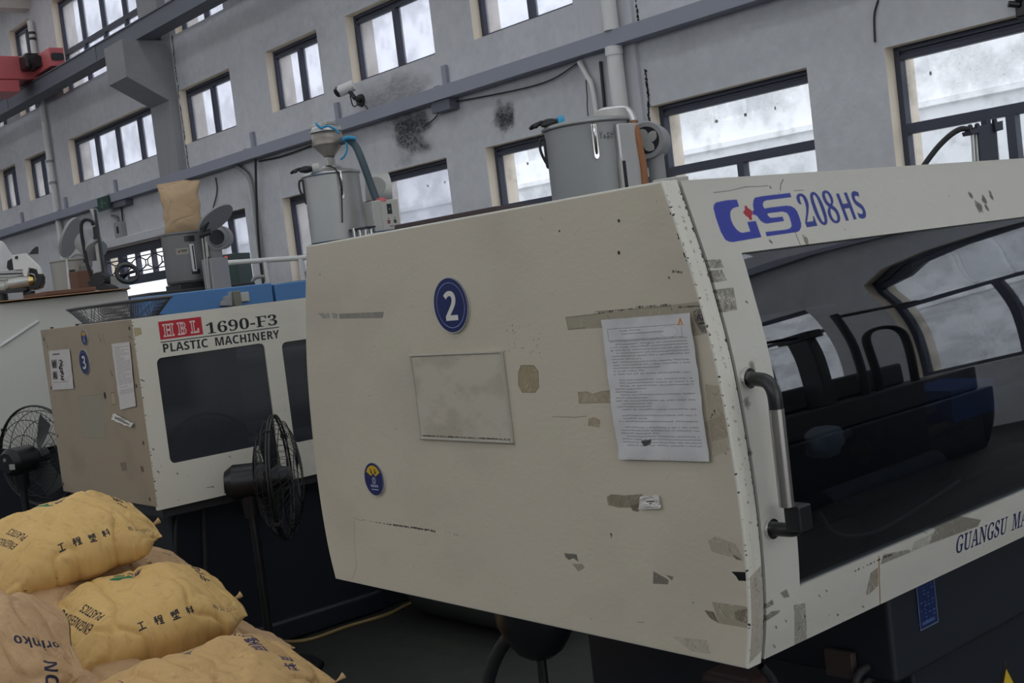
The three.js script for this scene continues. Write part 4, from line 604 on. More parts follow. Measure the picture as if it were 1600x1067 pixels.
// ================================================================ MACHINE 3: the smaller white machine
const HX0 = -6.165, HX1 = -5.03, HZ = -2.1, HY0 = 0.795, HY1 = 1.614;
const HB = thing('injection_moulding_machine', 'smaller white moulding machine with red logo, blue badge 3 and dark windows', 'machine', [-5.6, 0, HZ]);
{
  const K = 900, w0 = HX1 - HX0, h0 = HY1 - HY0;
  const tex = canvasTex(Math.round(w0 * K), Math.round(h0 * K), (c, w, h) => {
    const T = (px, py) => { const p = onZ(px, py, HZ); return [(p.x - HX0) * K, (HY1 - p.y) * K]; }, TT = (...a) => a.map((p) => T(...p));
    grime(c, w, h, '#a2937f', 12, 120, 0.12);
    poly(c, TT([123, 620], [159, 616], [165, 685], [130, 683]), 'rgba(150,150,132,0.6)', 'rgba(90,86,76,0.5)', 1.5);
    for (const [x, y] of [[202, 513], [69, 530], [80, 606], [213, 603], [90, 681], [224, 692], [99, 756], [234, 780]]) { const p = T(x, y); c.fillStyle = '#1c1917'; c.beginPath(); c.arc(...p, 8, 0, 7); c.fill(); }
    { const p = T(164, 618); c.fillStyle = '#141211'; c.beginPath(); c.ellipse(...p, 12, 15, 0, 0, 7); c.fill(); }
    residue(c, TT([173, 614], [179, 613], [181, 632], [175, 632]), 'rgba(176,158,128,0.95)', 3, 8); poly(c, TT([173, 614], [179, 613], [181, 632], [175, 632]), null, '#4d4438', 2);
    chips(c, TT([154, 521], [158, 535]), 20, 4, 1, 4, 'rgba(60,54,48,0.7)'); chips(c, TT([160, 521], [163, 535]), 20, 5, 1, 4, 'rgba(60,54,48,0.7)'); chips(c, TT([173, 580], [176, 588]), 14, 6, 1, 5, 'rgba(60,48,38,0.8)');
    residue(c, TT([187, 723], [197, 722], [199, 735], [191, 736]), 'rgba(110,98,84,0.7)', 7, 6); residue(c, TT([219, 728], [224, 729], [225, 737], [221, 738]), 'rgba(90,66,44,0.8)', 8, 4);
    chips(c, TT([66, 520], [75, 545]), 30, 9, 1, 5, 'rgba(70,62,54,0.6)'); chips(c, TT([84, 620], [88, 621]), 6, 10, 1, 3, 'rgba(70,62,54,0.6)'); chips(c, TT([200, 524], [206, 530]), 12, 11, 1, 5, 'rgba(70,62,54,0.6)');
    chips(c, TT([207, 500], [222, 640], [243, 793]), 30, 12, 0.8, 2.4);
  });
  const g = box(HX0, HX1 - 0.002, HY0, HY1, HZ, HZ - 0.03, 0.003); for (let k = 0; k < g.attributes.uv.count; k++) g.attributes.uv.setXY(k, (g.attributes.position.getX(k) - HX0) / w0, (g.attributes.position.getY(k) - HY0) / h0);
  wpart('end_panel', g, std({ map: tex, roughness: 0.5, bumpMap: paintBump, bumpScale: 0.0005 }), HB, 'brownish-white end panel with small black holes');
  for (const [px, py] of [[80, 516], [119, 509]]) { const p = onZ(px, py, HZ - 0.01); wpart('screw', rod([p.x, HY1 - 0.002, HZ - 0.015], [p.x, HY1 + 0.008, HZ - 0.015], 0.008), M.dark, HB); }
  // flank with two windows
  const SX = HX1, L0 = HZ - 0.002, L1 = -4.6, FK = 800, fy0 = 0.78;
  const ft = canvasTex(Math.round((L0 - L1) * FK), Math.round((HY1 - fy0) * FK), (c, w, h) => {
    const T = (px, py) => { const p = onX(px, py, SX); return [(L0 - p.z) * FK, (HY1 - p.y) * FK]; };
    grime(c, w, h, '#d2cec2', 15, 160, 0.07);
    const a = T(247, 503), b = T(313, 495), d = T(319, 527), e = T(250, 532);
    c.save(); c.translate(a[0], a[1]); c.rotate((b[1] - a[1]) / (b[0] - a[0]) * 0.8); const lw = b[0] - a[0] + 2, lh = e[1] - a[1] - 2; c.fillStyle = '#b3202e'; c.fillRect(0, 0, lw, lh); c.strokeStyle = '#d8d2ca'; c.lineWidth = 3.4; c.font = `bold ${Math.round(lh * 0.92)}px serif`; c.textBaseline = 'middle'; c.textAlign = 'center'; for (const [k, s] of [['H', 0.21], ['B', 0.52], ['L', 0.82]]) { c.save(); c.translate(lw * s, lh * 0.53); c.scale(0.86, 1); c.strokeText(k, 0, 0); c.restore(); } c.restore();
    const put = (txt, p, q, hh, font, col) => { c.save(); c.translate(...p); c.rotate(Math.atan2(q[1] - p[1], q[0] - p[0])); c.fillStyle = col; c.textBaseline = 'alphabetic'; c.font = font.replace('#', Math.round(hh)); const m = c.measureText(txt).width; c.scale(Math.hypot(q[0] - p[0], q[1] - p[1]) / m, 1); c.fillText(txt, 0, 0); c.restore(); };
    put('1690-F3', T(322, 522), T(435, 507), (T(322, 522)[1] - T(321, 505)[1]) / 0.70, 'bold #px serif', '#15161c'); put('PLASTIC  MACHINERY', T(254, 551), T(437, 528), (T(254, 551)[1] - T(252, 538)[1]) / 0.70, 'bold #px sans-serif', '#15161c');
    c.strokeStyle = '#15161c'; c.lineWidth = 3; c.beginPath(); c.moveTo(...T(251, 535)); c.lineTo(...T(436, 511)); c.stroke();
    residue(c, [T(208, 512), T(220, 512), T(222, 522), T(211, 526)], 'rgba(170,152,116,0.9)', 5, 8);
    chips(c, [[2, 8], [3, h * 0.5], [2, h - 6]], 30, 6, 0.8, 3); chips(c, [T(220, 593), T(226, 596)], 12, 7, 1, 2.5); for (const [x, y] of [[237, 700], [246, 736], [275, 738], [357, 712], [330, 759]]) chips(c, [T(x, y), T(x + 4, y + 3)], 8, x, 1, 3, 'rgba(70,64,56,0.7)');
    c.strokeStyle = 'rgba(90,80,66,0.8)'; c.lineWidth = 2; c.beginPath(); c.moveTo(...T(323, 762)); c.lineTo(...T(334, 760)); c.stroke();
  });
  const s = rectShape(-L0, -L1, fy0, HY1), zc = (px, py) => onX(px, py, SX);
  const w1 = [zc(244, 560), zc(413, 538), zc(432, 704), zc(262, 726)], w2 = [zc(441, 535), zc(463, 692)];
  const A = [-w1[0].z, -w1[1].z, w1[3].y, w1[0].y], B = [-w2[0].z - 0.005, 4.0, w2[1].y, w2[0].y];
  s.holes.push(rectPath(A[0], A[1], A[2], A[3], 0.03), rectPath(B[0], B[1], B[2], B[3], 0.03));
  const fg = extr(s, 0.02); for (let k = 0; k < fg.attributes.uv.count; k++) fg.attributes.uv.setXY(k, (fg.attributes.position.getX(k) + L0) / (L0 - L1), (fg.attributes.position.getY(k) - fy0) / (HY1 - fy0));
  fg.rotateY(Math.PI / 2).translate(SX - 0.02, 0, 0);
  const fl = wpart('side_guard', fg, std({ map: ft, roughness: 0.45, bumpMap: paintBump, bumpScale: 0.0005 }), HB, 'white flank with red logo and black lettering');
  for (const q of [A, B]) part('window_pane', box(SX - 0.014, SX - 0.009, q[2] - 0.02, q[3] + 0.02, -q[0] + 0.02, -q[1] - 0.02), M.acrylicMatt, fl, 'dark tinted pane');
  wpart('left_guard', box(HX0, HX0 + 0.02, HY0, HY1, HZ - 0.03, L1), M.white, HB);
  wpart('rear_guard', box(HX0, HX1, 0.78, 1.3, L1 - 0.01, -6.9, 0.02), M.white, HB);
  wpart('injection_unit', [box(-5.95, -5.25, 1.3, 1.62, -5.0, -6.8, 0.02), box(-5.75, -5.45, 1.6, 1.648, -5.35, -5.65, 0.02)], M.dark, HB);
  wpart('platen', box(HX0 + 0.1, HX1 - 0.1, 0.78, 1.5, -2.5, -2.62), M.dark, HB); wpart('platen', box(HX0 + 0.1, HX1 - 0.1, 0.78, 1.5, -3.3, -3.5), M.dark, HB); wpart('platen', box(HX0 + 0.1, HX1 - 0.1, 0.78, 1.5, -4.2, -4.5), M.dark, HB);
  for (const x of [-5.95, -5.25]) for (const y of [0.95, 1.35]) wpart('tie_bar', rod([x, y, -2.5], [x, y, -4.4], 0.035), M.steelDull, HB);
  wpart('deck', box(HX0 + 0.02, HX1 - 0.02, 0.74, 0.78, HZ - 0.03, L1), M.dark, HB);
  wpart('base', [box(-6.1, -5.2, 0.0, 0.74, HZ - 0.12, -6.9, 0.01), box(-6.14, -5.16, 0.0, 0.11, HZ - 0.1, -3.27, 0.02)], M.navy, HB);
  wpart('hose', tube([onX(300, 790, -5.18), onX(282, 800, -5.15), onX(275, 830, -5.15), onX(276, 900, -5.15)], 0.008, 24, 8), M.rubber, HB); wpart('hose', tube([onX(314, 785, -5.18), onX(318, 800, -5.15), onX(320, 840, -5.15), onX(322, 900, -5.15)], 0.012, 24, 8), M.rubber, HB);
  wpart('tag_strip', (() => { const p = onX(393, 812, -5.195); return cbox(0.003, 0.045, 0.016, -5.196, p.y, p.z, 0.001); })(), std({ color: lin(0.25, 0.17, 0.05), roughness: 0.6 }), HB);
  const pic = canvasTex(256, 360, (c, w, h) => { c.fillStyle = '#cac4c2'; c.fillRect(0, 0, w, h); c.fillStyle = '#57504f'; c.fillRect(40, 30, 90, 12); c.fillStyle = '#8d8583'; c.fillRect(20, 84, 70, 80); c.fillRect(20, 190, 60, 76); SEED = 3; for (let i = 0; i < 60; i++) { c.fillStyle = `rgba(40,38,42,${rr(0.4, 0.95)})`; c.fillRect(rr(24, 70), rr(90, 150), rr(5, 18), rr(5, 14)); c.fillRect(rr(24, 64), rr(196, 250), rr(5, 14), rr(5, 14)); c.fillRect(rr(104, 142), rr(86, 266), rr(8, 24), rr(8, 20)); } c.fillStyle = '#8a8280'; c.fillRect(20, 290, 170, 5); });
  sheet('notice_sheet', [[78, 548], [110, 545], [117, 607], [84, 609]], HZ, pic, 'white sheet with dark pictures taped beside the badge with figure 3', 'notice', 0.004, 7);
  const pt = canvasTex(400, 560, (c, w, h) => { c.fillStyle = '#cfc9c7'; c.fillRect(0, 0, w, h); textLines(c, 40, 30, w - 30, 440, 30, 9, 'rgba(70,62,62,0.75)'); });
  sheet('notice_sheet', [[176, 537], [204, 534], [214, 634], [190, 640]], HZ, pt, 'white sheet of small print at the right edge of the smaller machine', 'notice', 0.004, 9);
  sheet('paper_scrap', [[178, 654], [181, 645], [212, 661], [208, 667]], HZ, canvasTex(64, 48, (c) => { c.fillStyle = '#d8d5d2'; c.fillRect(0, 0, 64, 48); c.fillStyle = '#8d8681'; c.fillRect(18, 6, 26, 36); }), 'torn piece of white paper stuck below the small print on the smaller machine', 'paper', 0.012, 11);
  // wire basket on its corner
  const bp = onZ(170, 480, HZ - 0.05), bg = thing('wire_basket', 'shallow grey wire mesh basket lying on the corner of the smaller machine', 'basket', [-5.33, HY1 + 0.001, HZ - 0.02], 0);
  const hx = [0.37, 0.26], hz = 0.14, bh = 0.074, bm = std({ color: lin(0.10, 0.10, 0.105), roughness: 0.5 }), xc = -0.11;
  const P = (t, s, up) => { const a = t * Math.PI * 2, e = 0.55, cx = Math.sign(Math.cos(a)) * Math.abs(Math.cos(a)) ** e, cz = Math.sign(Math.sin(a)) * Math.abs(Math.sin(a)) ** e; const k = hx[1] + (hx[0] - hx[1]) * up; return V3(xc + cx * k, up * bh + 0.004, cz * (hz * 0.8 + 0.04 * up) - 0.1); };
  const ring = (up, r) => tube(Array.from({ length: 40 }, (_, i) => P(i / 40, 0, up)), r, 80, 6, true);
  part('rim', ring(1, 0.006), bm, bg); part('bottom_ring', ring(0, 0.003), bm, bg);
  const wires_ = []; for (let i = 0; i < 110; i++) { for (const sgn of [-1, 1]) wires_.push(rod(P(i / 110, 0, 0), P(i / 110 + sgn * 0.022, 0, 1), 0.0013, 0.0013, 4)); }
  part('mesh_wall', wires_, bm, bg); const fl2 = []; for (let k = -8; k <= 8; k++) { fl2.push(rod([xc + k * 0.03, 0.004, -0.1 - hz * 0.7], [xc + k * 0.03, 0.004, -0.1 + hz * 0.7], 0.0016, 0.0016, 4)); } for (let k = -4; k <= 4; k++) fl2.push(rod([xc - 0.25, 0.004, -0.1 + k * 0.026], [xc + 0.25, 0.004, -0.1 + k * 0.026], 0.0016, 0.0016, 4)); part('mesh_floor', fl2, bm, bg);
}

// ================================================================ MACHINE 4: long white and blue machine behind
const FX = -8.2;
const F4 = thing('injection_moulding_machine', 'long moulding machine with white front and blue rear guards behind the smaller machine', 'machine', [-9, 0, -1.9]);
{
  wpart('front_guard', box(-9.75, FX, 0.83, 1.815, -1.9, -3.43, 0.012), M.white, F4, 'white guard');
  wpart('blue_guard', box(-9.7, FX - 0.01, 0.83, 1.757, -3.445, -4.56, 0.012), M.blue, F4, 'blue guard'); wpart('blue_guard', box(-9.7, FX - 0.02, 0.83, 1.745, -4.585, -6.6, 0.012), M.blue, F4, 'blue guard');
  wpart('rail', box(FX - 0.09, FX - 0.03, 1.745, 1.752, -4.7, -5.4, 0.002), M.aluminium, F4);
  wpart('base', box(-9.65, FX - 0.06, 0, 0.825, -1.95, -6.6, 0.01), M.navy, F4);
  const k = onX(381, 464, FX), s = wpart('socket', box(FX - 0.01, FX + 0.012, k.y - 0.035, k.y + 0.035, k.z - 0.04, k.z + 0.04, 0.006), M.beige, F4, 'pale socket plate');
  const p = (x, y) => { const q = onX(x, y, FX); return [-q.z, q.y]; };
  const pg = extr(shapeOf([p(343, 478), p(343, 471), p(348, 470), p(349, 463), p(356, 462), p(357, 457), p(360, 456), p(361, 478)]), 0.03, 0.004).rotateY(Math.PI / 2).translate(FX - 0.008, 0, 0); wpart('terminal_block', pg, M.conduit, F4);
  wpart('terminal_block', (() => { const a = onX(359, 456, FX), b = onX(373, 478, FX); return box(FX - 0.01, FX + 0.06, b.y, a.y, a.z, b.z, 0.008); })(), std({ color: lin(0.16, 0.16, 0.12), roughness: 0.6 }), F4);
  wpart('label_strip', (() => { const a = onX(0, 541, FX + 0.006), b = onX(60, 501, FX + 0.006); return rod(a, b, 0.012, 0.012, 6); })(), M.pvc, F4, 'pale stick taped on the flank');
}
// sheets, linear robot and helpers standing on it, each laid out in a plane that faces the aisle
function layout(px0, py0, dist, name, label, cat) { const o = at(px0, py0, dist), g = thing(name, label, cat, [o.x, o.y, o.z], YAW); return { g, o, l: (px, py) => { const p = at(px, py, dist); const d = p.sub(o); return [d.x * Math.cos(YAW) - d.z * Math.sin(YAW), d.y]; }, D: dist }; }
{
  const zz = -2.95, top = 1.817;
  const c1 = onX(85, 462, FX + 0.05);
  const sh = [[-8.13, -2.55], [-8.1, -3.0], [-8.12, -3.42], [-8.5, -3.55], [-9.3, -3.5], [-9.4, -2.6]]; 
  const flat = extr(shapeOf(sh.map(([x, z]) => [x, -z])), 0.006).rotateX(-Math.PI / 2); { const q = flat.attributes.position; for (let k = 0; k < q.count; k++) q.setY(k, q.getY(k) + top + 0.001 + 0.004 * (1 + PN.noise(q.getX(k) * 3, 1, q.getZ(k) * 3))); }
  single('cardboard_sheet', flat, M.cardboard, 'ragged flat cardboard sheet on top of the long white and blue machine', 'cardboard');
  single('wooden_board', box(-8.6, -8.18, top + 0.018, top + 0.045, -2.85, -3.2, 0.004), M.cardboardDark, 'reddish-brown board lying on the ragged cardboard sheet', 'board');
  // linear pick-out robot
  const R = layout(40, 445, 8.55, 'take_out_robot', 'white and silver linear robot arm on the long machine at the left edge', 'robot'), l = R.l, g = R.g;
  const E = (pts, z0, z1, b = 0.004) => extr(shapeOf(pts.map((p) => l(...p))), z1 - z0, b).translate(0, 0, z0);
  part('beam', E([[-40, 424], [43, 421], [44, 431], [-40, 438]], -0.05, 0.05), M.aluminium, g); part('beam_slot', E([[-40, 429], [40, 426], [40, 428], [-40, 432]], 0.05, 0.056, 0), M.dark, g);
  part('bracket', E([[25, 399], [46, 396], [52, 402], [60, 409], [69, 418], [72, 428], [66, 428], [64, 421], [52, 418], [49, 432], [44, 432], [42, 421], [28, 422]], 0.055, 0.075), M.pvc, g, 'white bracket plate');
  part('drive_belt', E([[16, 408], [24, 403], [25, 420], [20, 424], [15, 418]], -0.02, 0.05), M.black, g); part('sensor', E([[31, 401], [35, 400], [35, 405], [31, 405]], 0.075, 0.085, 0), M.black, g);
  const a = l(20, 443), b = l(51, 438); part('cylinder', [rod([a[0], a[1], 0.03], [b[0], b[1], 0.03], 0.052, 0.052, 24)], M.aluminium, g); const b2 = l(57, 437); part('cylinder_cap', rod([b[0], b[1], 0.03], [b2[0], b2[1], 0.03], 0.047, 0.03, 24), M.brass, g);
  const c0 = l(-30, 449), c2 = l(14, 447); part('gearbox', [rod([c2[0] - 0.02, c2[1] - 0.01, 0.03], [a[0], a[1], 0.03], 0.04), rod([c0[0], c0[1], 0.03], [c2[0], c2[1], 0.03], 0.045)], M.steelDull, g);
  part('cable_chain', E([[50, 419], [56, 419], [64, 424], [69, 433], [69, 443], [66, 450], [58, 453], [50, 450], [52, 446], [58, 444], [61, 436], [58, 428], [50, 426]], -0.02, 0.05, 0.006), M.black, g);
  part('lower_rail', E([[-40, 446], [40, 448], [50, 452], [40, 456], [-40, 462]], -0.03, 0.06), M.dark, g);
  part('stop_plate', E([[28, 397], [34, 389], [40, 384], [43, 385], [43, 396]], -0.2, -0.19), M.dark, g);
  const st = part('stand', [rod([l(0, 460)[0], l(0, 460)[1] - 0.0, 0], [l(0, 460)[0], top - R.o.y, 0], 0.05), rod([l(45, 455)[0], l(45, 455)[1], 0], [l(45, 455)[0], top - R.o.y, 0], 0.04)], M.dark, g);
  // milling head with arm and bent cable
  const Q = layout(165, 450, 9.1, 'drill_stand', 'old grey pillar stand with a bent black cable and a handwheel on the long machine', 'tool stand'), m = Q.l, q = Q.g, F = (pts, z0, z1, bb = 0.004) => extr(shapeOf(pts.map((p) => m(...p))), z1 - z0, bb).translate(0, 0, z0);
  part('foot', F([[145, 440], [152, 436], [182, 446], [187, 449], [186, 455], [150, 452]], -0.12, 0.12), M.dark, q); part('table', F([[173, 432], [193, 432], [197, 452], [175, 450]], -0.1, 0.02), M.beige, q);
  part('column', F([[148, 370], [154, 370], [163, 433], [157, 433]], -0.03, 0.03), M.steelDull, q); part('rod', F([[150, 327], [153, 328], [168, 430], [164, 430]], 0.03, 0.055), M.dark, q); part('head', F([[142, 327], [150, 326], [153, 345], [152, 372], [147, 372], [147, 340]], -0.02, 0.03), M.steelDull, q); part('collet', F([[148, 355], [155, 354], [156, 372], [150, 373]], 0.03, 0.05), M.black, q);
  part('motor', (() => { const u = m(130, 375), v = m(150, 392); return [rod([u[0], u[1], -0.08], [v[0], v[1], 0], 0.10, 0.09, 24)]; })(), M.conduit, q); part('chuck', (() => { const u = m(162, 436); return rod([u[0], u[1], 0], [u[0], u[1], 0.13], 0.06, 0.05, 20); })(), M.dark, q);
  const C = (x, y, z = 0.06) => { const k = m(x, y); return V3(k[0], k[1], z); }; part('cable', tube([C(150, 352), C(147, 346), C(138, 344), C(132, 350), C(132, 366), C(136, 390), C(140, 410), C(146, 430), C(150, 444)], 0.013, 60, 10), M.rubber, q);
  { const k = m(200, 421), w = new THREE.TorusGeometry(0.075, 0.017, 10, 36).rotateX(-0.5).rotateY(0.5).translate(k[0], k[1] - 0.03, 0.03); part('handwheel', [w, rod([k[0] - 0.06, k[1] - 0.04, 0.03], [k[0] + 0.06, k[1] - 0.02, 0.03], 0.012), rod([k[0], k[1] - 0.03, 0.03], m(190, 436).concat(0).slice(0, 3), 0.014)], M.black, q); }
  part('bracket', rod([...m(178, 432), 0], [...m(190, 450), 0], 0.02), M.dark, q);
}
// ================================================================ DRYERS AND HOPPERS
function dryer(name, label, cx, cz, r, y0, y1, o = {}) {
  const g = thing(name, label, 'dryer', [cx, y0, cz], 0), h = y1 - y0, mat = o.mat ?? M.steelDull;
  part('barrel', lathe([[0.001, 0], [r * 0.97, 0], [r * 0.985, 0.01], [r * 0.985, h - 0.03], [r * 0.96, h - 0.02], [0.001, h - 0.02]], 0, 0, 0, 56), mat, g);
  if (o.cone) part('cone', lathe([[0.09, -o.cone], [r * 0.95, -0.01], [r * 0.97, 0.0], [0.001, 0.0]], 0, 0, 0, 40), mat, g);
  if (o.lid !== false) part('lid', lathe([[0.001, h + 0.035], [r * 0.5, h + 0.03], [r * 0.96, h + 0.004], [r * 1.045, h - 0.008], [r * 1.05, h - 0.022], [r * 1.0, h - 0.028], [0.001, h - 0.02]], 0, 0, 0, 56), o.lidMat ?? M.aluminium, g);
  else part('rim', lathe([[r * 0.9, h - 0.03], [r * 0.93, h], [r * 1.03, h], [r * 1.03, h - 0.02], [r * 0.98, h - 0.03]], 0, 0, 0, 48), mat, g);
  return { g, h, r };
}
// a latch on the drum at an angle (0 = +x, growing towards +z)
function latch(D, a, y, mat = M.chrome, s = 1) {
  const c = Math.cos(a), n = Math.sin(a), R = D.r, at_ = (rad, yy) => V3(c * rad, yy, n * rad);
  const g = part('latch', [capped([at_(R * 1.02, y + 0.02 * s), at_(R + 0.03 * s, y + 0.01 * s), at_(R + 0.038 * s, y - 0.05 * s), at_(R + 0.02 * s, y - 0.12 * s), at_(R - 0.002, y - 0.17 * s)], 0.010 * s, 24, 8), rod(at_(R * 0.97, y - 0.18 * s), at_(R + 0.006, y - 0.18 * s), 0.014 * s, 0.012 * s), new THREE.BoxGeometry(0.02, 0.2 * s, 0.03).rotateY(-a).translate(c * R, y - 0.08 * s, n * R)], mat, D.g); return g;
}
function sight(D, a, y0, y1, w) { // level window
  const g = new THREE.BoxGeometry(w, y1 - y0, 0.02).rotateY(Math.PI / 2 - a).translate(Math.cos(a) * D.r, (y0 + y1) / 2, Math.sin(a) * D.r), f = part('level_window', g, M.beige, D.g);
  part('glass', new THREE.BoxGeometry(w * 0.42, (y1 - y0) * 0.88, 0.006).rotateY(Math.PI / 2 - a).translate(Math.cos(a) * (D.r + 0.012), (y0 + y1) / 2, Math.sin(a) * (D.r + 0.012)), M.black, f); return f;
}
const VIEWA = (x, z) => Math.atan2(-z, -x);   // angle on the drum that faces the camera
function glove(name, x, y, z, rot, label, s = 1, cuff = true) {
  const g = thing(name, label, 'glove', [x, y, z], rot); const B = (a, b, r, r2) => rod(a, b, r * s, r2 * s, 12), S = (x, y, z, r) => new THREE.SphereGeometry(r * s, 14, 10).scale(1, 0.62, 0.9).translate(x * s, y * s, z * s), sc = (p) => p.map((v) => v * s);
  const L = [new THREE.SphereGeometry(0.052 * s, 20, 14).scale(1.15, 0.55, 0.9).translate(0, 0.03 * s, 0)];
  [[-0.036, 0.105], [-0.013, 0.118], [0.011, 0.112], [0.034, 0.094]].forEach(([zz, len], i) => L.push(capped([sc([-0.03, 0.03, zz * 0.8]), sc([-0.06, 0.036, zz]), sc([-len, 0.02 - 0.006 * (i % 2), zz * 1.15])], 0.0115 * s, 14, 8), new THREE.SphereGeometry(0.0115 * s, 10, 8).translate(...sc([-len, 0.02 - 0.006 * (i % 2), zz * 1.15]))));
  L.push(capped([sc([0.015, 0.025, 0.035]), sc([-0.02, 0.018, 0.062]), sc([-0.055, 0.014, 0.066])], 0.0125 * s, 14, 8), new THREE.SphereGeometry(0.0125 * s, 10, 8).translate(...sc([-0.055, 0.014, 0.066])));
  part('hand', L, M.rubber, g); if (cuff) part('cuff', [rod(sc([0.045, 0.03, 0]), sc([0.085, 0.028, 0]), 0.034 * s, 0.042 * s, 18)], M.blueTape, g, 'blue knitted cuff'); else part('cuff', rod(sc([0.045, 0.03, 0]), sc([0.1, 0.03, 0]), 0.04 * s, 0.045 * s, 18), M.beige, g);
}
{ // drum with the brown hose
  const cx = -5.6, cz = -5.52, D = dryer('hopper_dryer', 'wide grey drum dryer with a brown hose over its lid behind the large machine', cx, cz, 0.292, 1.95, 2.50, { mat: std({ color: lin(0.30, 0.31, 0.31), roughness: 0.5, metalness: 0.25 }), lidMat: std({ color: lin(0.30, 0.31, 0.31), roughness: 0.4, metalness: 0.4 }) }), va = VIEWA(cx, cz);
  latch(D, va + 0.02 - 0.12, 0.49); latch(D, va + 1.45, 0.47, M.dark, 0.9);
  // square duct with the level window on the right of the drum
  const dr = va - 0.86, dx = Math.cos(dr) * 0.27, dz = Math.sin(dr) * 0.27;
  part('heater_duct', new RoundedBoxGeometry(0.17, 0.50, 0.13, 2, 0.015).rotateY(Math.PI / 2 - dr - 0.25).translate(dx, 0.25, dz), M.steel, D.g);
  const f = sight({ g: D.g, r: 0.315 }, va - 0.62, 0.0, 0.285, 0.055);
  const t = canvasTex(128, 64, (c) => { c.clearRect(0, 0, 128, 64); c.strokeStyle = 'rgba(20,20,22,0.9)'; c.lineWidth = 3.2; c.lineCap = 'round'; for (const L of [[8, 10, 16, 26, 26, 8], [16, 26, 14, 48], [34, 34, 42, 30, 44, 46, 34, 46, 34, 34], [50, 40, 60, 38], [68, 12, 64, 54], [56, 24, 78, 20], [58, 50, 70, 36, 82, 48], [90, 14, 86, 50], [84, 28, 104, 24, 98, 50], [108, 12, 114, 18]]) { c.beginPath(); for (let k = 0; k < L.length; k += 2) k ? c.lineTo(L[k], L[k + 1]) : c.moveTo(L[k], L[k + 1]); c.stroke(); } });
  const mg = new THREE.CylinderGeometry(0.2905, 0.2905, 0.07, 12, 1, true, Math.PI / 2 - (va - 0.40) - 0.21, 0.40).translate(0, 0.435, 0); part('handwriting', mg, std({ map: t, transparent: true, roughness: 0.8 }), D.g, 'black handwritten mark');
  // hose across the lid and down
  const H = (px, py, d) => at(px, py, d).sub(D.g.position), d0 = 7.75;
  part('hose_head', [capped([H(935, 184, d0), H(940, 177, d0), H(958, 173, d0), H(975, 172, d0 - 0.02), H(984, 178, d0 - 0.06), H(990, 192, d0 - 0.1)], 0.030, 40, 14)], M.foil, D.g, 'hose end wrapped in silver foil');
  part('hose', capped([H(989, 190, d0 - 0.1), H(995, 208, d0 - 0.12), H(1000, 235, d0 - 0.12), H(1005, 262, d0 - 0.12), H(1008, 300, d0 - 0.12)], 0.024, 40, 14), M.hoseBrown, D.g, 'brown hose');
  part('lid_plate', (() => { const a = H(955, 183, d0); return rod([a.x, D.h - 0.01, a.z], [a.x, D.h + 0.055, a.z], 0.13, 0.11, 24); })(), M.steelDull, D.g);
  // blower with its impeller
  const bc = H(1012, 220, 7.9), ax = V3(0.45, 0.05, 0.9).normalize();
  const B = part('blower', [rod(bc.clone().addScaledVector(ax, -0.13), bc.clone().addScaledVector(ax, 0.02), 0.118, 0.125, 36), rod(bc.clone().addScaledVector(ax, 0.02), bc.clone().addScaledVector(ax, 0.035), 0.125, 0.117, 36), rod(bc.clone().add(V3(0, -0.08, -0.05)), bc.clone().add(V3(0, -0.6, -0.05)), 0.06)], M.conduit, D.g);
  const qn = new THREE.Quaternion().setFromUnitVectors(V3(0, 0, 1), ax), put = (g, o) => g.applyQuaternion(qn).translate(bc.x + ax.x * o, bc.y + ax.y * o, bc.z + ax.z * o);
  part('inlet', put(new THREE.CircleGeometry(0.088, 32), 0.037), M.black, B);
  for (let k = 0; k < 4; k++) { const s = new THREE.Shape(); s.moveTo(0, 0.006); s.quadraticCurveTo(0.05, 0.045, 0.084, 0.01); s.quadraticCurveTo(0.075, -0.045, 0.03, -0.035); s.quadraticCurveTo(0.01, -0.015, 0, 0.006); part('blade', put(extr(s, 0.006, 0.001).rotateZ((k * Math.PI) / 2 + 0.5), 0.038), M.steelDull, B); }
  part('rating_plate', put(new THREE.BoxGeometry(0.08, 0.06, 0.004).translate(0.0, -0.2, -0.04), 0.03), M.pvc, D.g); part('control_box', (() => { const a = H(1048, 284, 6.6); return cbox(0.16, 0.1, 0.12, a.x, a.y - 0.03, a.z, 0.008); })(), M.beige, D.g, 'grey control box');
  part('stand', [box(-0.2, 0.2, -0.3, 0.0, -0.2, 0.2, 0.01)], M.dark, D.g);
  const gp = at(859, 190, 7.8); glove('work_glove', gp.x, 2.497, gp.z, YAW + 0.1, 'black glove with blue cuff on the lid of the wide grey drum dryer', 1.05);
}
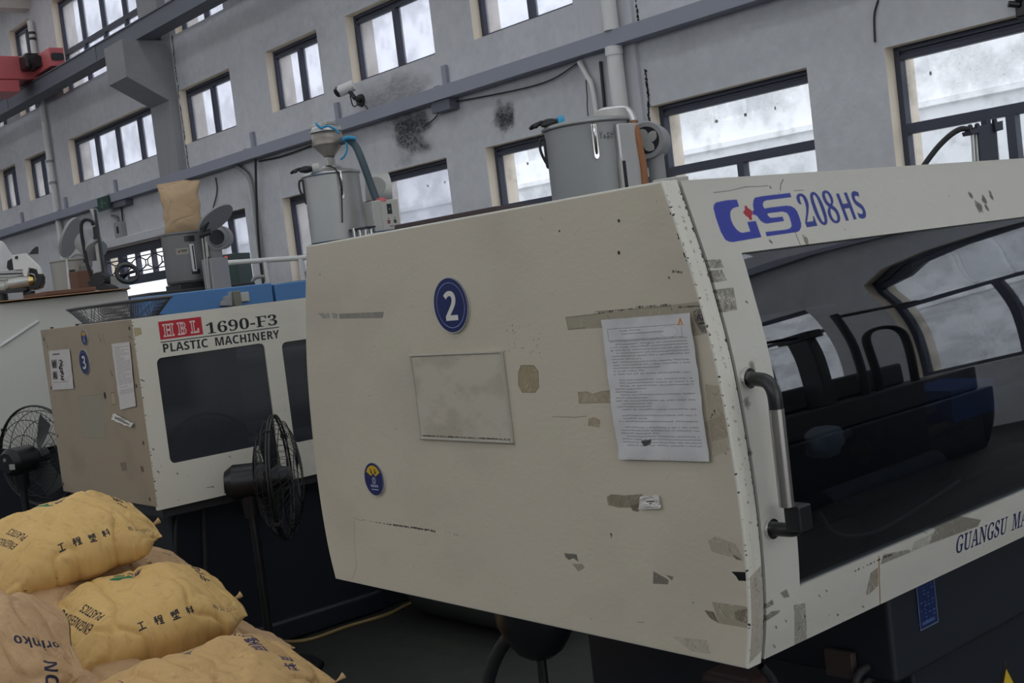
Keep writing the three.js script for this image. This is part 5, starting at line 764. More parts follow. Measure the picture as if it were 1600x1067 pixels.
{ // drum with the funnel loader
  const cx = -9.02, cz = -5.72, D = dryer('hopper_dryer', 'steel drum dryer with a funnel loader on top and a control box beside it', cx, cz, 0.245, 2.06, 2.655, { mat: M.steelDull }), va = VIEWA(cx, cz), dd = 10.6;
  const H = (px, py, d = 10.35) => at(px, py, d).sub(D.g.position);
  latch(D, va - 0.30, 0.56, M.chrome, 1.1); latch(D, va + 1.45, 0.54, M.dark, 1); 
  const s2 = H(538, 330, 10.55); part('heater_duct', [lathe([[0.001, 0.0], [0.105, 0.0], [0.105, 0.565], [0.001, 0.565]], s2.x, 0.02, s2.z, 32), lathe([[0.001, 0.585], [0.118, 0.58], [0.122, 0.565], [0.105, 0.555]], s2.x, 0.02, s2.z, 32)], M.steel, D.g);
  const w = part('level_window', [capped([H(541, 345, 10.43), H(537, 300, 10.43)], 0.022, 10, 12)], M.beige, D.g); part('glass', [capped([H(541, 342, 10.405), H(538, 303, 10.405)], 0.01, 10, 10)], M.black, w);
  part('vent_slot', (() => { const a = H(537, 277, 10.43); return [cbox(0.07, 0.008, 0.01, a.x, a.y, a.z), cbox(0.07, 0.008, 0.01, a.x, a.y - 0.02, a.z)].map((g) => g); })(), M.black, D.g);
  // loader
  const lc = H(511, 215, dd), cy = (py, px = 511) => H(px, py, dd).y; const ly = (py) => cy(py);
  part('funnel', lathe([[0.001, ly(247)], [0.045, ly(247)], [0.05, ly(244)], [0.13, ly(228)], [0.133, ly(226)], [0.133, ly(206)], [0.001, ly(206)]], lc.x, 0, lc.z, 40), std({ color: lin(0.30, 0.27, 0.24), roughness: 0.4, metalness: 0.6 }), D.g);
  part('loader_head', lathe([[0.137, ly(207)], [0.14, ly(205)], [0.128, ly(201)], [0.118, ly(198)], [0.001, ly(196)]], lc.x, 0, lc.z, 40), M.aluminium, D.g);
  part('motor_cap', [lathe([[0.085, ly(206)], [0.085, ly(201)], [0.07, ly(199)], [0.001, ly(198)]], lc.x - 0.06, 0.035, lc.z + 0.02, 28), cbox(0.12, 0.035, 0.1, lc.x + 0.03, ly(194), lc.z, 0.01)], M.steelDull, D.g);
  part('neck', [lathe([[0.03, ly(247)], [0.045, ly(250)], [0.045, ly(258)], [0.09, ly(262)], [0.09, ly(266)], [0.001, ly(267)]], lc.x, 0, lc.z, 24), cbox(0.05, 0.07, 0.05, lc.x + 0.05, ly(254), lc.z + 0.05, 0.006)], M.steelDull, D.g);
  part('tie_strip', [tube([H(496, 196, 10.4), H(503, 199, 10.4), H(512, 197, 10.4), H(522, 201, 10.4), H(530, 208, 10.4)], 0.010, 30, 6), tube([H(494, 193, 10.42), H(499, 198, 10.4), H(504, 201, 10.4)], 0.012, 14, 6), tube([H(541, 222, 10.4), H(542, 234, 10.4), H(538, 244, 10.4), H(532, 249, 10.4)], 0.009, 20, 6), tube([H(536, 218, 10.4), H(545, 215, 10.38), H(556, 217, 10.4)], 0.018, 16, 8)], M.blueTape, D.g, 'bright blue tying strip');
  part('suction_hose', capped([H(533, 221, 10.5), H(545, 219, 10.45), H(554, 226, 10.45), H(563, 244, 10.4), H(572, 268, 10.4), H(580, 290, 10.4), H(588, 312, 10.4)], 0.032, 50, 14), M.hoseGrey, D.g, 'blue-grey suction hose');
  part('cable', tube([H(512, 259, 10.4), H(524, 264, 10.35), H(531, 280, 10.33), H(534, 310, 10.33), H(535, 348, 10.33)], 0.006, 40, 6), M.rubber, D.g);
  // blower and control box
  const bc = H(588, 302, 10.9), ax = V3(-0.35, 0.05, 0.93).normalize(); part('blower', [rod(bc.clone().addScaledVector(ax, -0.1), bc.clone().addScaledVector(ax, 0.06), 0.19, 0.18, 36), rod(bc.clone().add(V3(0.06, 0.06, 0.02)), bc.clone().add(V3(0.16, 0.05, 0.1)), 0.08, 0.08, 24), rod(bc.clone().add(V3(-0.06, -0.06, 0)), bc.clone().add(V3(-0.06, -0.28, 0)), 0.10)], M.steelDull, D.g);
  const q0 = H(588, 318, 10.4), q1 = H(615, 356, 10.4), cw = Math.hypot(q1.x - q0.x, q1.z - q0.z);
  const cb = part('control_box', new RoundedBoxGeometry(0.235, 0.26, 0.2, 2, 0.008).rotateY(YAW + 0.42).translate((q0.x + q1.x) / 2 - 0.035, (q0.y + q1.y) / 2 + 0.00, (q0.z + q1.z) / 2), M.beige, D.g, 'pale control box');
  const ft = canvasTex(128, 144, (c) => { c.fillStyle = '#b9b6ae'; c.fillRect(0, 0, 128, 144); c.fillStyle = '#1e2327'; c.fillRect(44, 16, 36, 52); c.fillStyle = '#3f9a5e'; c.fillRect(58, 38, 12, 8); c.fillStyle = '#2a2d30'; c.fillRect(36, 98, 20, 18); c.fillRect(84, 98, 20, 18); c.fillStyle = '#d23a3a'; c.fillRect(40, 102, 10, 10); c.fillStyle = '#8a2f2f'; c.fillRect(42, 86, 8, 6); c.fillStyle = '#444'; c.fillRect(90, 86, 8, 6); c.fillRect(50, 128, 30, 4); });
  const fa = YAW + 0.42; part('control_face', new THREE.BoxGeometry(0.15, 0.24, 0.004).translate(0.035, 0, 0.1018).rotateY(fa).translate((q0.x + q1.x) / 2 - 0.035, (q0.y + q1.y) / 2, (q0.z + q1.z) / 2), std({ map: ft, roughness: 0.5 }), cb);
  const rc = H(595, 312, 10.38); part('alarm_cap', new THREE.SphereGeometry(0.05, 20, 12, 0, 7, 0, Math.PI / 2).scale(1.3, 0.8, 1).translate(rc.x, rc.y - 0.02, rc.z), M.red, D.g, 'red cap');
  part('valve_row', [0, 1, 2, 3].map((k) => { const a = H(553 + k * 9, 362, 10.3); return rod([a.x, a.y - 0.06, a.z], [a.x, a.y + 0.03, a.z], 0.016, 0.016, 12); }), M.chrome, D.g); part('valve_plate', (() => { const a = H(566, 357, 10.3); return cbox(0.26, 0.014, 0.1, a.x, a.y, a.z); })(), M.dark, D.g);
  part('stand', box(-0.2, 0.2, -0.313, 0, -0.2, 0.2), M.dark, D.g);
  const gp = at(478, 262, 10.35); glove('work_glove', gp.x, 2.655, gp.z, YAW + 0.3, 'black glove with pale cuff on the lid of the drum with the funnel loader', 1.05, false);
}
// further machines, only their tops show over the blue guard
for (const [x, l] of [[-11.8, 'moulding machine almost hidden under the hopper with the standing bag'], [-15.2, 'moulding machine almost hidden under the pale drum at the left edge']]) {
  const g = thing('injection_moulding_machine', l, 'machine', [x, 0, -3]); wpart('guard', box(x - 0.7, x + 0.7, 0.75, 1.6, -2.6, -6.6, 0.02), M.white, g); wpart('base', box(x - 0.62, x + 0.62, 0, 0.75, -2.7, -6.5, 0.02), M.navy, g); wpart('injection_unit', box(x - 0.3, x + 0.3, 1.6, 1.845, -5, -6.2, 0.02), M.dark, g);
}
{ // grey hopper with the standing bag
  const cx = -11.8, cz = -5.6, D = dryer('material_hopper', 'open dark grey steel hopper with a kraft bag standing in it', cx, cz, 0.225, 1.92, 2.43, { lid: false, mat: std({ color: lin(0.17, 0.17, 0.17), roughness: 0.5, metalness: 0.4 }), cone: 0.075 }), va = VIEWA(cx, cz), d0 = 12.3;
  const H = (px, py, d = d0) => at(px, py, d).sub(D.g.position), face = (a, w, h, y, mat, name, par = D.g, out = 0.002) => part(name, new THREE.CylinderGeometry(D.r * 0.985 + out, D.r * 0.985 + out, h, 10, 1, true, Math.PI / 2 - a - w / D.r / 2, w / D.r).translate(0, y, 0), mat, par);
  face(va - 0.28, 0.11, 0.06, 0.43, M.black, 'magnet_plate'); face(va + 0.12, 0.13, 0.065, 0.31, std({ map: canvasTex(96, 48, (c) => { c.fillStyle = '#8f8d80'; c.fillRect(0, 0, 96, 48); c.fillStyle = '#7a2f33'; c.beginPath(); c.arc(24, 24, 9, 0, 7); c.fill(); c.fillStyle = '#33322e'; c.fillRect(38, 14, 48, 9); c.fillRect(40, 28, 40, 4); }), roughness: 0.5 }), 'maker_plate'); face(va - 0.38, 0.09, 0.05, 0.09, M.black, 'outlet_plate');
  const w = face(va - 0.33, 0.045, 0.28, 0.235, M.pvc, 'level_window', D.g, 0.004); face(va - 0.36, 0.014, 0.25, 0.235, M.black, 'glass', w, 0.006);
  part('hinge_rail', [rod(H(316, 372), H(325, 450), 0.008, 0.008, 8), rod(H(320, 366), H(328, 452), 0.008, 0.008, 8)], M.steelDull, D.g);
  const lc = H(337, 341, 12.35); const q = new THREE.Quaternion().setFromUnitVectors(V3(0, 1, 0), V3(-0.55, 0.78, 0.25).normalize());
  const lid = part('lid', [new THREE.CylinderGeometry(0.20, 0.20, 0.02, 40), new THREE.CylinderGeometry(0.02, 0.02, 0.05, 12).translate(0, 0.02, 0)].map((g) => g.applyQuaternion(q).translate(lc.x, lc.y, lc.z)), M.conduit, D.g, 'opened lid');
  part('hinge', [rod(H(316, 362), H(325, 345), 0.03, 0.02), rod(H(312, 368), H(330, 362), 0.03)], M.dark, D.g);
  const bc = H(341, 371, 12.6), ax = V3(0.72, 0, 0.69); part('blower', [rod(bc.clone().addScaledVector(ax, -0.14), bc.clone().addScaledVector(ax, 0.02), 0.12, 0.125, 32), rod(bc.clone().addScaledVector(ax, 0.02), bc.clone().addScaledVector(ax, 0.05), 0.11, 0.085, 32), rod(bc.clone().add(V3(-0.1, 0.05, 0)), bc.clone().add(V3(-0.12, -0.35, 0)), 0.07)], M.conduit, D.g); part('blower_cover', new THREE.CircleGeometry(0.08, 24).applyQuaternion(new THREE.Quaternion().setFromUnitVectors(V3(0, 0, 1), ax.clone().normalize())).translate(bc.x + ax.x * 0.052, bc.y, bc.z + ax.z * 0.052), M.dark, D.g);
  part('heater_box', (() => { const a = H(330, 420, 12.5), b = H(345, 452, 12.5); return box(a.x, a.x + 0.2, b.y - 0.1, a.y + 0.1, a.z - 0.1, a.z + 0.1, 0.01); })(), M.conduit, D.g); part('stand', box(-0.18, 0.18, -0.075, -0.02, -0.18, 0.18), M.dark, D.g);
}
{ // pale drum at the left, with its open lid and blower
  const cx = -14.9, cz = -5.55, D = dryer('material_hopper', 'pale steel drum with a raised lid behind the robot arm', cx, cz, 0.235, 1.85, 2.42, { lid: false, mat: std({ color: lin(0.34, 0.32, 0.29), roughness: 0.45, metalness: 0.5 }) }), va = VIEWA(cx, cz), d0 = 14.6, H = (px, py, d = d0) => at(px, py, d).sub(D.g.position);
  part('level_window', new THREE.CylinderGeometry(D.r * 0.99, D.r * 0.99, 0.27, 6, 1, true, Math.PI / 2 - va - 0.1, 0.3).translate(0, 0.3, 0), M.dark, D.g);
  const lc = H(110, 371, 14.4), q = new THREE.Quaternion().setFromUnitVectors(V3(0, 1, 0), V3(-0.62, 0.42, 0.66).normalize()); const lid = part('lid', [new THREE.CylinderGeometry(0.245, 0.245, 0.03, 40).applyQuaternion(q).translate(lc.x, lc.y, lc.z)], M.conduit, D.g, 'raised round lid'); part('handle', new RoundedBoxGeometry(0.2, 0.02, 0.05, 2, 0.008).translate(0, 0.02, 0).applyQuaternion(q).translate(lc.x, lc.y, lc.z), M.dark, lid);
  part('hinge', [rod(H(112, 372), H(124, 372), 0.05, 0.06), rod(H(116, 378), H(126, 366), 0.04), rod(H(97, 400), H(101, 396), 0.03)], M.steelDull, D.g);
  const bc = H(123, 412, 14.9), ax = V3(0.75, 0, 0.66).normalize(), qn = new THREE.Quaternion().setFromUnitVectors(V3(0, 0, 1), ax); const B = part('blower', [rod(bc.clone().addScaledVector(ax, -0.15), bc, 0.115, 0.12, 32), box(bc.x - 0.12, bc.x + 0.1, bc.y - 0.36, bc.y - 0.02, bc.z - 0.12, bc.z + 0.02, 0.02)], M.dullGrey, D.g); part('inlet', new THREE.RingGeometry(0.02, 0.095, 32).applyQuaternion(qn).translate(bc.x + ax.x * 0.004, bc.y, bc.z + ax.z * 0.004), M.conduit, B);
  for (let k = 0; k < 3; k++) part('opening', extr(shapeOf([[0.012, -0.012], [0.08, -0.04], [0.088, 0.022]]), 0.003).rotateZ(k * 2.1 + 0.6).applyQuaternion(qn).translate(bc.x + ax.x * 0.006, bc.y, bc.z + ax.z * 0.006), M.black, B);
  part('control_box', (() => { const a = H(128, 437, 14.3); return cbox(0.26, 0.2, 0.2, a.x, a.y, a.z, 0.01); })(), M.cardboardDark, D.g); part('pipe', rod(H(104, 404, 14.7), H(109, 455, 14.7), 0.014, 0.014, 8), M.pvc, D.g);
}
// cloudy plastic sack at the very left
{ const p = at(0, 412, 11.5), g = new THREE.SphereGeometry(0.22, 28, 20).scale(0.7, 1.05, 0.7), q = g.attributes.position; for (let k = 0; k < q.count; k++) { const s = 1 + 0.16 * PN.noise(q.getX(k) * 12, q.getY(k) * 9, q.getZ(k) * 12); q.setXYZ(k, q.getX(k) * s, q.getY(k) * s, q.getZ(k) * s); } g.computeVertexNormals();
  const t = thing('plastic_sack', 'white plastic sack on a post at the left edge of the photo', 'sack', [p.x - 0.1, 1.602, p.z]); part('sack', g.translate(0, p.y - 1.602, 0), M.paperWhite, t); part('post', rod([0, 0, 0], [0, p.y - 1.7, 0], 0.04), M.dark, t); }
// green cabinet and white handrail by the wall
{
  const a = at(355, 398, 17.2), b = at(362, 455, 17.2), c = thing('control_cabinet', 'dark green control cabinet with a red lamp in front of the lower row window', 'cabinet', [a.x, 0, a.z]);
  wpart('body', new RoundedBoxGeometry(0.50, a.y, 0.4, 2, 0.01).rotateY(YAW - 0.3).translate(a.x, a.y / 2, a.z), M.green, c); const l = at(353, 403, 16.95); wpart('lamp', new THREE.SphereGeometry(0.026, 12, 8).translate(l.x, l.y, l.z), std({ color: lin(0.5, 0.02, 0.02), emissive: lin(0.9, 0.05, 0.05), emissiveIntensity: 0.7 }), c, 'small red lamp');
  const h = thing('handrail', 'white tubular handrail standing in front of the wall behind the blue guard', 'railing', [-14, 0, -8]), P = (px, py) => at(px, py, 16.3);
  wpart('top_rail', rod(P(350, 411), P(480, 402), 0.035), M.pvc, h); wpart('post', rod(P(351, 411), V3(P(351, 411).x, 0, P(351, 411).z), 0.035), M.pvc, h); wpart('post', rod(P(414, 406), V3(P(414, 406).x, 0, P(414, 406).z), 0.03), M.pvc, h); wpart('post', rod(P(469, 403), V3(P(469, 403).x, 0, P(469, 403).z), 0.035), M.pvc, h); wpart('middle_rail', tube([P(392, 450), P(395, 438), P(402, 433), P(414, 432)], 0.025, 20, 8), M.conduit, h);
}
// hydraulic manifold above the large machine
{
  const L = layout(1533, 240, 4.05, 'hydraulic_manifold', 'dark blue hydraulic valve block with steel rods and a curved hose above the large machine', 'valve block'), l = L.l, g = L.g, E = (pts, z0, z1, b = 0.002) => extr(shapeOf(pts.map((p) => l(...p))), z1 - z0, b).translate(0, 0, z0), st = std({ color: lin(0.018, 0.024, 0.045), roughness: 0.5 });
  part('block', E([[1521, 199], [1550, 193], [1555, 254], [1526, 257]], -0.03, 0.03), st, g); part('left_clamp', E([[1508, 206], [1522, 202], [1524, 210], [1510, 212]], -0.03, 0.04), st, g); part('right_clamp', E([[1545, 194], [1558, 191], [1559, 205], [1547, 208]], -0.03, 0.045), st, g);
  part('port', E([[1536, 188], [1544, 187], [1545, 196], [1537, 198]], -0.02, 0.02), st, g);
  for (const [x, y] of [[1514, 200], [1525, 198], [1552, 190]]) { const k = l(x, y); part('bolt', [rod([k[0], k[1] - 0.012, 0.01], [k[0], k[1] + 0.003, 0.01], 0.0085, 0.0085, 12), new THREE.SphereGeometry(0.0085, 12, 8).translate(k[0], k[1] + 0.003, 0.01)], M.black, g); }
  for (const [x0, y0, x1, y1] of [[1516, 210, 1519, 262], [1522, 210, 1525, 262], [1551, 206, 1556, 262]]) part('rod', rod([...l(x0, y0), 0.02], [...l(x1, y1), 0.02], 0.006, 0.006, 12), M.steel, g);
  part('hose', tube([[...l(1512, 203), 0.01], [...l(1500, 202), 0.01], [...l(1484, 211), 0.01], [...l(1465, 229), 0.01], [...l(1447, 252), 0.01], [...l(1438, 266), 0.01]], 0.0095, 40, 12), M.rubber, g);
  part('stem', box(l(1540, 250)[0] - 0.03, l(1540, 250)[0] + 0.03, 1.501 - L.o.y, l(1540, 256)[1], -0.03, 0.03), st, g); part('foot', box(l(1540, 250)[0] - 0.06, l(1540, 250)[0] + 0.06, 1.501 - L.o.y, 1.53 - L.o.y, -0.06, 0.06), st, g);
  const w = onZ(1594, 8, WZ + 0.03); const f = thing('wall_lamp_bracket', 'small black fitting on the wall above the wide clear window, at the top right corner', 'fitting', [w.x, w.y - 0.08, WZ]); wpart('plate', cbox(0.12, 0.16, 0.05, w.x + 0.02, w.y - 0.02, WZ + 0.025, 0.02), M.black, f); wpart('arm', [rod([w.x, w.y, WZ + 0.05], [w.x - 0.06, w.y + 0.02, WZ + 0.1], 0.025), rod([w.x + 0.02, w.y + 0.03, WZ + 0.05], [w.x - 0.04, w.y + 0.09, WZ + 0.08], 0.02)], M.black, f);
}
// the rear of the next machine beyond the frame, which the pane of the large machine mirrors
{
  const g = thing('injection_moulding_machine', 'dark rear of the next machine, seen only as a reflection in the dark pane', 'machine', [2.2, 0, -5.5]), z0 = -4.6;
  wpart('base', box(1.5, 2.9, 0, 0.8, z0, -7.6, 0.02), M.navy, g); wpart('guard', box(1.55, 2.85, 0.8, 1.05, z0 - 0.1, -7.5, 0.02), M.dark, g); wpart('injection_unit', [box(1.9, 2.5, 1.05, 1.3, -5.6, -7.2, 0.03)], M.dark, g);
  wpart('valve_block', [box(1.6, 1.75, 1.05, 2.0, -5.9, -6.0, 0.01), box(1.55, 1.8, 1.9, 2.02, -5.88, -6.02, 0.01)], M.dark, g); wpart('hose_loop', tube([[1.62, 1.05, -5.3], [1.62, 1.75, -5.32], [1.62, 1.95, -5.45], [1.64, 1.98, -5.7], [1.66, 1.95, -5.95]], 0.022, 40, 10), M.rubber, g);
  wpart('hose_loop', tube([[1.7, 1.05, -6.6], [1.7, 1.7, -6.6], [1.7, 1.85, -6.8], [1.7, 1.7, -7.0], [1.7, 1.05, -7.0]], 0.03, 40, 10), M.rubber, g); wpart('post', [rod([1.6, 1.05, -6.3], [1.6, 2.2, -6.3], 0.03), rod([1.6, 2.15, -6.3], [1.6, 2.15, -7.2], 0.025)], M.dark, g);
}
// board on edge behind the top of the large machine
single('wooden_board', box(-2.43, -2.04, 1.7455, 1.766, -1.70, -2.02, 0.003), M.boardDark, 'dark brown board lying along the top edge of the large machine', 'board');

// ================================================================ FANS
function pedestalFan(label, c, axis, r, floorY = 0) {
  const g = thing('pedestal_fan', label, 'fan', [c.x, 0, c.z]), ax = axis.clone().normalize(), q = new THREE.Quaternion().setFromUnitVectors(V3(0, 0, 1), ax);
  const put = (geo) => geo.applyQuaternion(q).translate(0, c.y, 0);
  const W = 0.0019, wires = (dir, depth, n, rings) => {       // one half of the cage: spokes and rings, in the fan's own frame
    const L = [], at_ = (t, a) => { const rad = r * (0.18 + 0.82 * t), z = dir * depth * Math.pow(1 - t * t, 0.6); return V3(Math.cos(a) * rad, Math.sin(a) * rad, z); };
    for (let k = 0; k < n; k++) { const a = (k / n) * Math.PI * 2, tw = 0.5 * dir; L.push(tube([at_(0, a - tw), at_(0.35, a - tw * 0.65), at_(0.7, a - tw * 0.3), at_(1, a)], W * 0.62, 10, 4)); }
    for (const t of rings) L.push(new THREE.TorusGeometry(r * (0.18 + 0.82 * t), W * 1.2, 5, 48).translate(0, 0, dir * depth * Math.pow(1 - t * t, 0.6)));
    return put(merge(L));
  };
  const cage = part('front_cage', wires(1, 0.085, 46, [0, 0.3, 0.62, 0.86]), M.black, g); part('rear_cage', wires(-1, 0.10, 46, [0, 0.35, 0.7, 0.9]), M.black, g);
  part('rim', put(merge([new THREE.TorusGeometry(r, 0.005, 8, 64).translate(0, 0, 0.006), new THREE.TorusGeometry(r, 0.005, 8, 64).translate(0, 0, -0.006)])), M.black, g);
  part('clip', put(merge([0.6, 2.2, 3.8, 5.3].map((a) => cbox(0.02, 0.02, 0.03, Math.cos(a) * r, Math.sin(a) * r, 0, 0.004)))), M.black, g);
  for (let k = 0; k < 3; k++) { const geo = new THREE.PlaneGeometry(0.12, 0.19, 8, 8), p = geo.attributes.position; for (let i = 0; i < p.count; i++) { const u = p.getX(i) / 0.12, v = p.getY(i) / 0.19 + 0.5, w = 0.55 + 0.9 * v - 0.35 * v * v; p.setXYZ(i, u * 0.12 * w, r * 0.2 + v * r * 0.62, u * 0.045 - 0.02); } geo.computeVertexNormals(); part('blade', put(geo.rotateZ(k * 2.094 + 0.5)), std({ color: lin(0.016, 0.017, 0.018), roughness: 0.35, side: THREE.DoubleSide }), g); }
  part('hub', put(rod([0, 0, -0.03], [0, 0, 0.05], 0.05, 0.04, 24)), M.black, g);
  const motor = part('motor', put(merge([rod([0, 0, -0.06], [0, 0, -0.20], 0.075, 0.078, 28), rod([0, 0, -0.20], [0, 0, -0.235], 0.078, 0.055, 28)])), M.black, g);
  part('screw', put(rod([0.0, 0.02, -0.235], [0.0, 0.02, -0.241], 0.01)), M.steel, motor); part('rating_plate', put(cbox(0.04, 0.03, 0.003, -0.045, -0.02, -0.236)), M.steelDull, motor);
  const b = ax.clone().multiplyScalar(-0.14); part('yoke', [rod([b.x, c.y - 0.06, b.z], [b.x, c.y - 0.16, b.z], 0.045, 0.035)], M.black, g);
  part('pole', rod([b.x, 0.03, b.z], [b.x, c.y - 0.15, b.z], 0.02), M.black, g); part('base', lathe([[0.001, 0.045], [0.05, 0.045], [0.2, 0.02], [0.22, 0.0], [0.001, 0.0]], b.x, 0, b.z, 40), M.black, g);
  return g;
}
{
  const c2 = onX(438, 745, -4.72); pedestalFan('black pedestal fan seen edge-on in front of the dark windows of the smaller machine', c2, V3(0.62, 0.0, -0.785), 0.27);
  const c1 = onX(60, 712, -7.0); pedestalFan('black pedestal fan seen from behind, left of the smaller machine', c1, V3(-0.42, 0.0, -0.88), 0.285);
}
// ================================================================ SACKS
const STROKES = {
  gong: [[15, 15, 85, 15], [50, 15, 50, 85], [8, 86, 92, 86]],
  cheng: [[10, 18, 40, 10], [4, 36, 46, 36], [25, 14, 25, 96], [25, 40, 4, 70], [25, 42, 45, 62], [55, 12, 90, 12, 90, 36, 55, 36, 55, 12], [52, 52, 94, 52], [55, 71, 92, 71], [50, 92, 97, 92], [73, 52, 73, 92]],
  su: [[15, 6, 20, 18], [42, 6, 36, 18], [4, 24, 52, 24], [12, 32, 12, 46, 46, 46, 46, 32], [28, 24, 28, 46, 12, 64], [62, 8, 62, 50, 54, 64], [62, 8, 90, 8, 90, 62], [62, 24, 90, 24], [62, 41, 90, 41], [20, 76, 80, 76], [50, 64, 50, 95], [4, 95, 96, 95]],
  liao: [[10, 18, 18, 35], [42, 16, 34, 34], [4, 42, 48, 42], [26, 6, 26, 96], [26, 46, 4, 78], [26, 46, 46, 70], [62, 14, 72, 26], [58, 38, 70, 48], [52, 70, 97, 58], [84, 4, 84, 96]],
  gai: [[8, 15, 40, 15, 40, 45], [8, 45, 40, 45], [8, 45, 8, 85, 42, 76], [62, 6, 48, 45], [56, 28, 96, 28], [84, 28, 48, 94], [54, 46, 94, 94]],
  xing: [[8, 35, 4, 56], [22, 4, 22, 96], [32, 28, 38, 46], [52, 14, 42, 44], [48, 32, 92, 32], [48, 60, 88, 60], [40, 92, 97, 92], [68, 6, 68, 92]],
  ning: [[50, 2, 50, 12], [10, 34, 10, 18, 90, 18, 90, 34], [8, 46, 94, 46], [52, 46, 52, 94, 38, 86]],
  bo: [[6, 20, 30, 20], [18, 20, 18, 80], [4, 84, 32, 76], [40, 12, 40, 60, 30, 92], [40, 12, 92, 12, 88, 34], [66, 4, 66, 40], [46, 44, 86, 44, 48, 94], [52, 56, 94, 94]],
  si: [[12, 15, 86, 15, 86, 92, 70, 84], [18, 34, 66, 34], [24, 52, 62, 52, 62, 78, 24, 78, 24, 52]],
  gong2: [[36, 8, 8, 46], [62, 8, 94, 46], [48, 46, 18, 86, 82, 80], [68, 62, 86, 92]],
};
function hanzi(c, keys, x, y, s, gap, lw, col, dirDown = false) { c.save(); c.translate(x, y); c.strokeStyle = col; c.lineWidth = lw; c.lineCap = 'butt'; c.lineJoin = 'miter'; keys.forEach((k, i) => { const ox = dirDown ? 0 : i * (s + gap), oy = dirDown ? i * (s + gap) : 0; for (const L of STROKES[k]) { c.beginPath(); for (let j = 0; j < L.length; j += 2) { const X = ox + (L[j] / 100) * s, Y = oy + (L[j + 1] / 100) * s; j ? c.lineTo(X, Y) : c.moveTo(X, Y); } c.stroke(); } }); c.restore(); }
const SW = 1024, SH = 720;
function kraft(c, w, h, base, seed) { c.fillStyle = base; c.fillRect(0, 0, w, h); SEED = seed; for (let i = 0; i < 900; i++) { c.fillStyle = rnd() < 0.5 ? `rgba(255,235,190,${rr(0.02, 0.06)})` : `rgba(70,44,16,${rr(0.02, 0.07)})`; c.beginPath(); c.ellipse(rnd() * w, rnd() * h, rr(2, 40), rr(1, 12), rr(0, 3), 0, 7); c.fill(); } for (let i = 0; i < 60; i++) { c.strokeStyle = `rgba(90,60,24,${rr(0.08, 0.25)})`; c.lineWidth = rr(0.7, 2); const x = rnd() * w, y = rnd() * h; c.beginPath(); c.moveTo(x, y); c.lineTo(x + rr(-40, 40), y + rr(-30, 30)); c.stroke(); } }
const yellowPrint = (seed) => canvasTex(SW, SH, (c, w, h) => {
  kraft(c, w, h, '#d3ad6c', seed); const ink = '#221f22';
  // words across the bag near its left end, read from the back
  c.save(); c.translate(w * 0.235, h * 0.68); c.rotate(-Math.PI / 2 - 0.22); c.fillStyle = ink; c.font = 'bold 58px sans-serif'; c.scale(0.74, 1); c.fillText('ENGINEERING', 0, 0); c.fillText('PLASTICS', 0, 66); c.restore();
  hanzi(c, ['gong', 'cheng', 'su', 'liao'], w * 0.40, h * 0.845, 46, 40, 6.5, ink); c.fillStyle = 'rgba(50,44,40,0.8)'; c.save(); c.translate(w * 0.845, h * 0.90); c.font = '40px sans-serif'; hanzi(c, ['si', 'gong2'], -52, -34, 30, 6, 3.5, 'rgba(50,44,40,0.8)'); c.scale(0.8, 1); c.fillText('25KG', 26, 0); c.restore();
  // green leaf mark
  c.save(); c.translate(w * 0.50, h * 0.20); c.fillStyle = '#1d6b45'; c.beginPath(); c.moveTo(-74, 6); c.quadraticCurveTo(-58, 66, 52, 56); c.lineTo(26, 6); c.closePath(); c.fill(); c.beginPath(); c.moveTo(-50, -6); c.quadraticCurveTo(-20, -46, 20, -30); c.lineTo(10, -6); c.closePath(); c.fill(); c.fillStyle = '#1d2340'; c.beginPath(); c.moveTo(40, 6); c.lineTo(118, -2); c.quadraticCurveTo(102, 20, 82, 24); c.quadraticCurveTo(98, 36, 66, 56); c.closePath(); c.fill(); c.fillRect(30, -26, 110, 12); c.restore();
  c.save(); c.translate(w * 0.86, h * 0.46); c.rotate(-Math.PI / 2); hanzi(c, ['ning', 'bo', 'si'], 0, 0, 54, 10, 8, ink); c.restore();
  c.fillStyle = '#14110f'; for (const [x, y] of [[0.035, 0.10], [0.03, 0.42], [0.06, 0.86]]) { c.beginPath(); c.ellipse(w * x, h * y, 9, 8, 0, 0, 7); c.fill(); }
});
const pinkPrint = (seed, draw) => canvasTex(SW, SH, (c, w, h) => { kraft(c, w, h, '#bd9a72', seed); draw(c, w, h); });
const inkB = '#20223a';
const printD = pinkPrint(31, (c, w, h) => { c.save(); c.translate(w * 0.86, h * 0.56); c.rotate(Math.PI); c.fillStyle = inkB; c.font = 'bold 92px sans-serif'; c.fillText('orinko', 0, 0); c.font = 'bold 70px sans-serif'; c.fillText('PP', 130, 96); hanzi(c, ['gong', 'su', 'liao'], 280, 20, 70, 10, 9, inkB); c.restore(); });
const printE = pinkPrint(37, (c, w, h) => { c.fillStyle = inkB; c.save(); c.translate(w * 0.93, h * 0.60); c.rotate(Math.PI); c.font = 'bold 88px sans-serif'; c.scale(0.8, 1); c.fillText('orinko', 0, 0); c.restore(); hanzi(c, ['liao', 'su'], w * 0.48, h * 0.60, 46, 8, 7, inkB); c.save(); c.translate(w * 0.86, h * 0.98); c.rotate(-Math.PI / 2 + 0.15); c.font = 'bold 90px sans-serif'; c.fillText('DN', 0, 0); c.restore(); c.strokeStyle = '#5a2f22'; c.lineWidth = 5; for (const x of [0.25, 0.33]) { c.beginPath(); c.moveTo(w * x, h * 0.74); c.lineTo(w * (x + 0.02), h); c.stroke(); } });
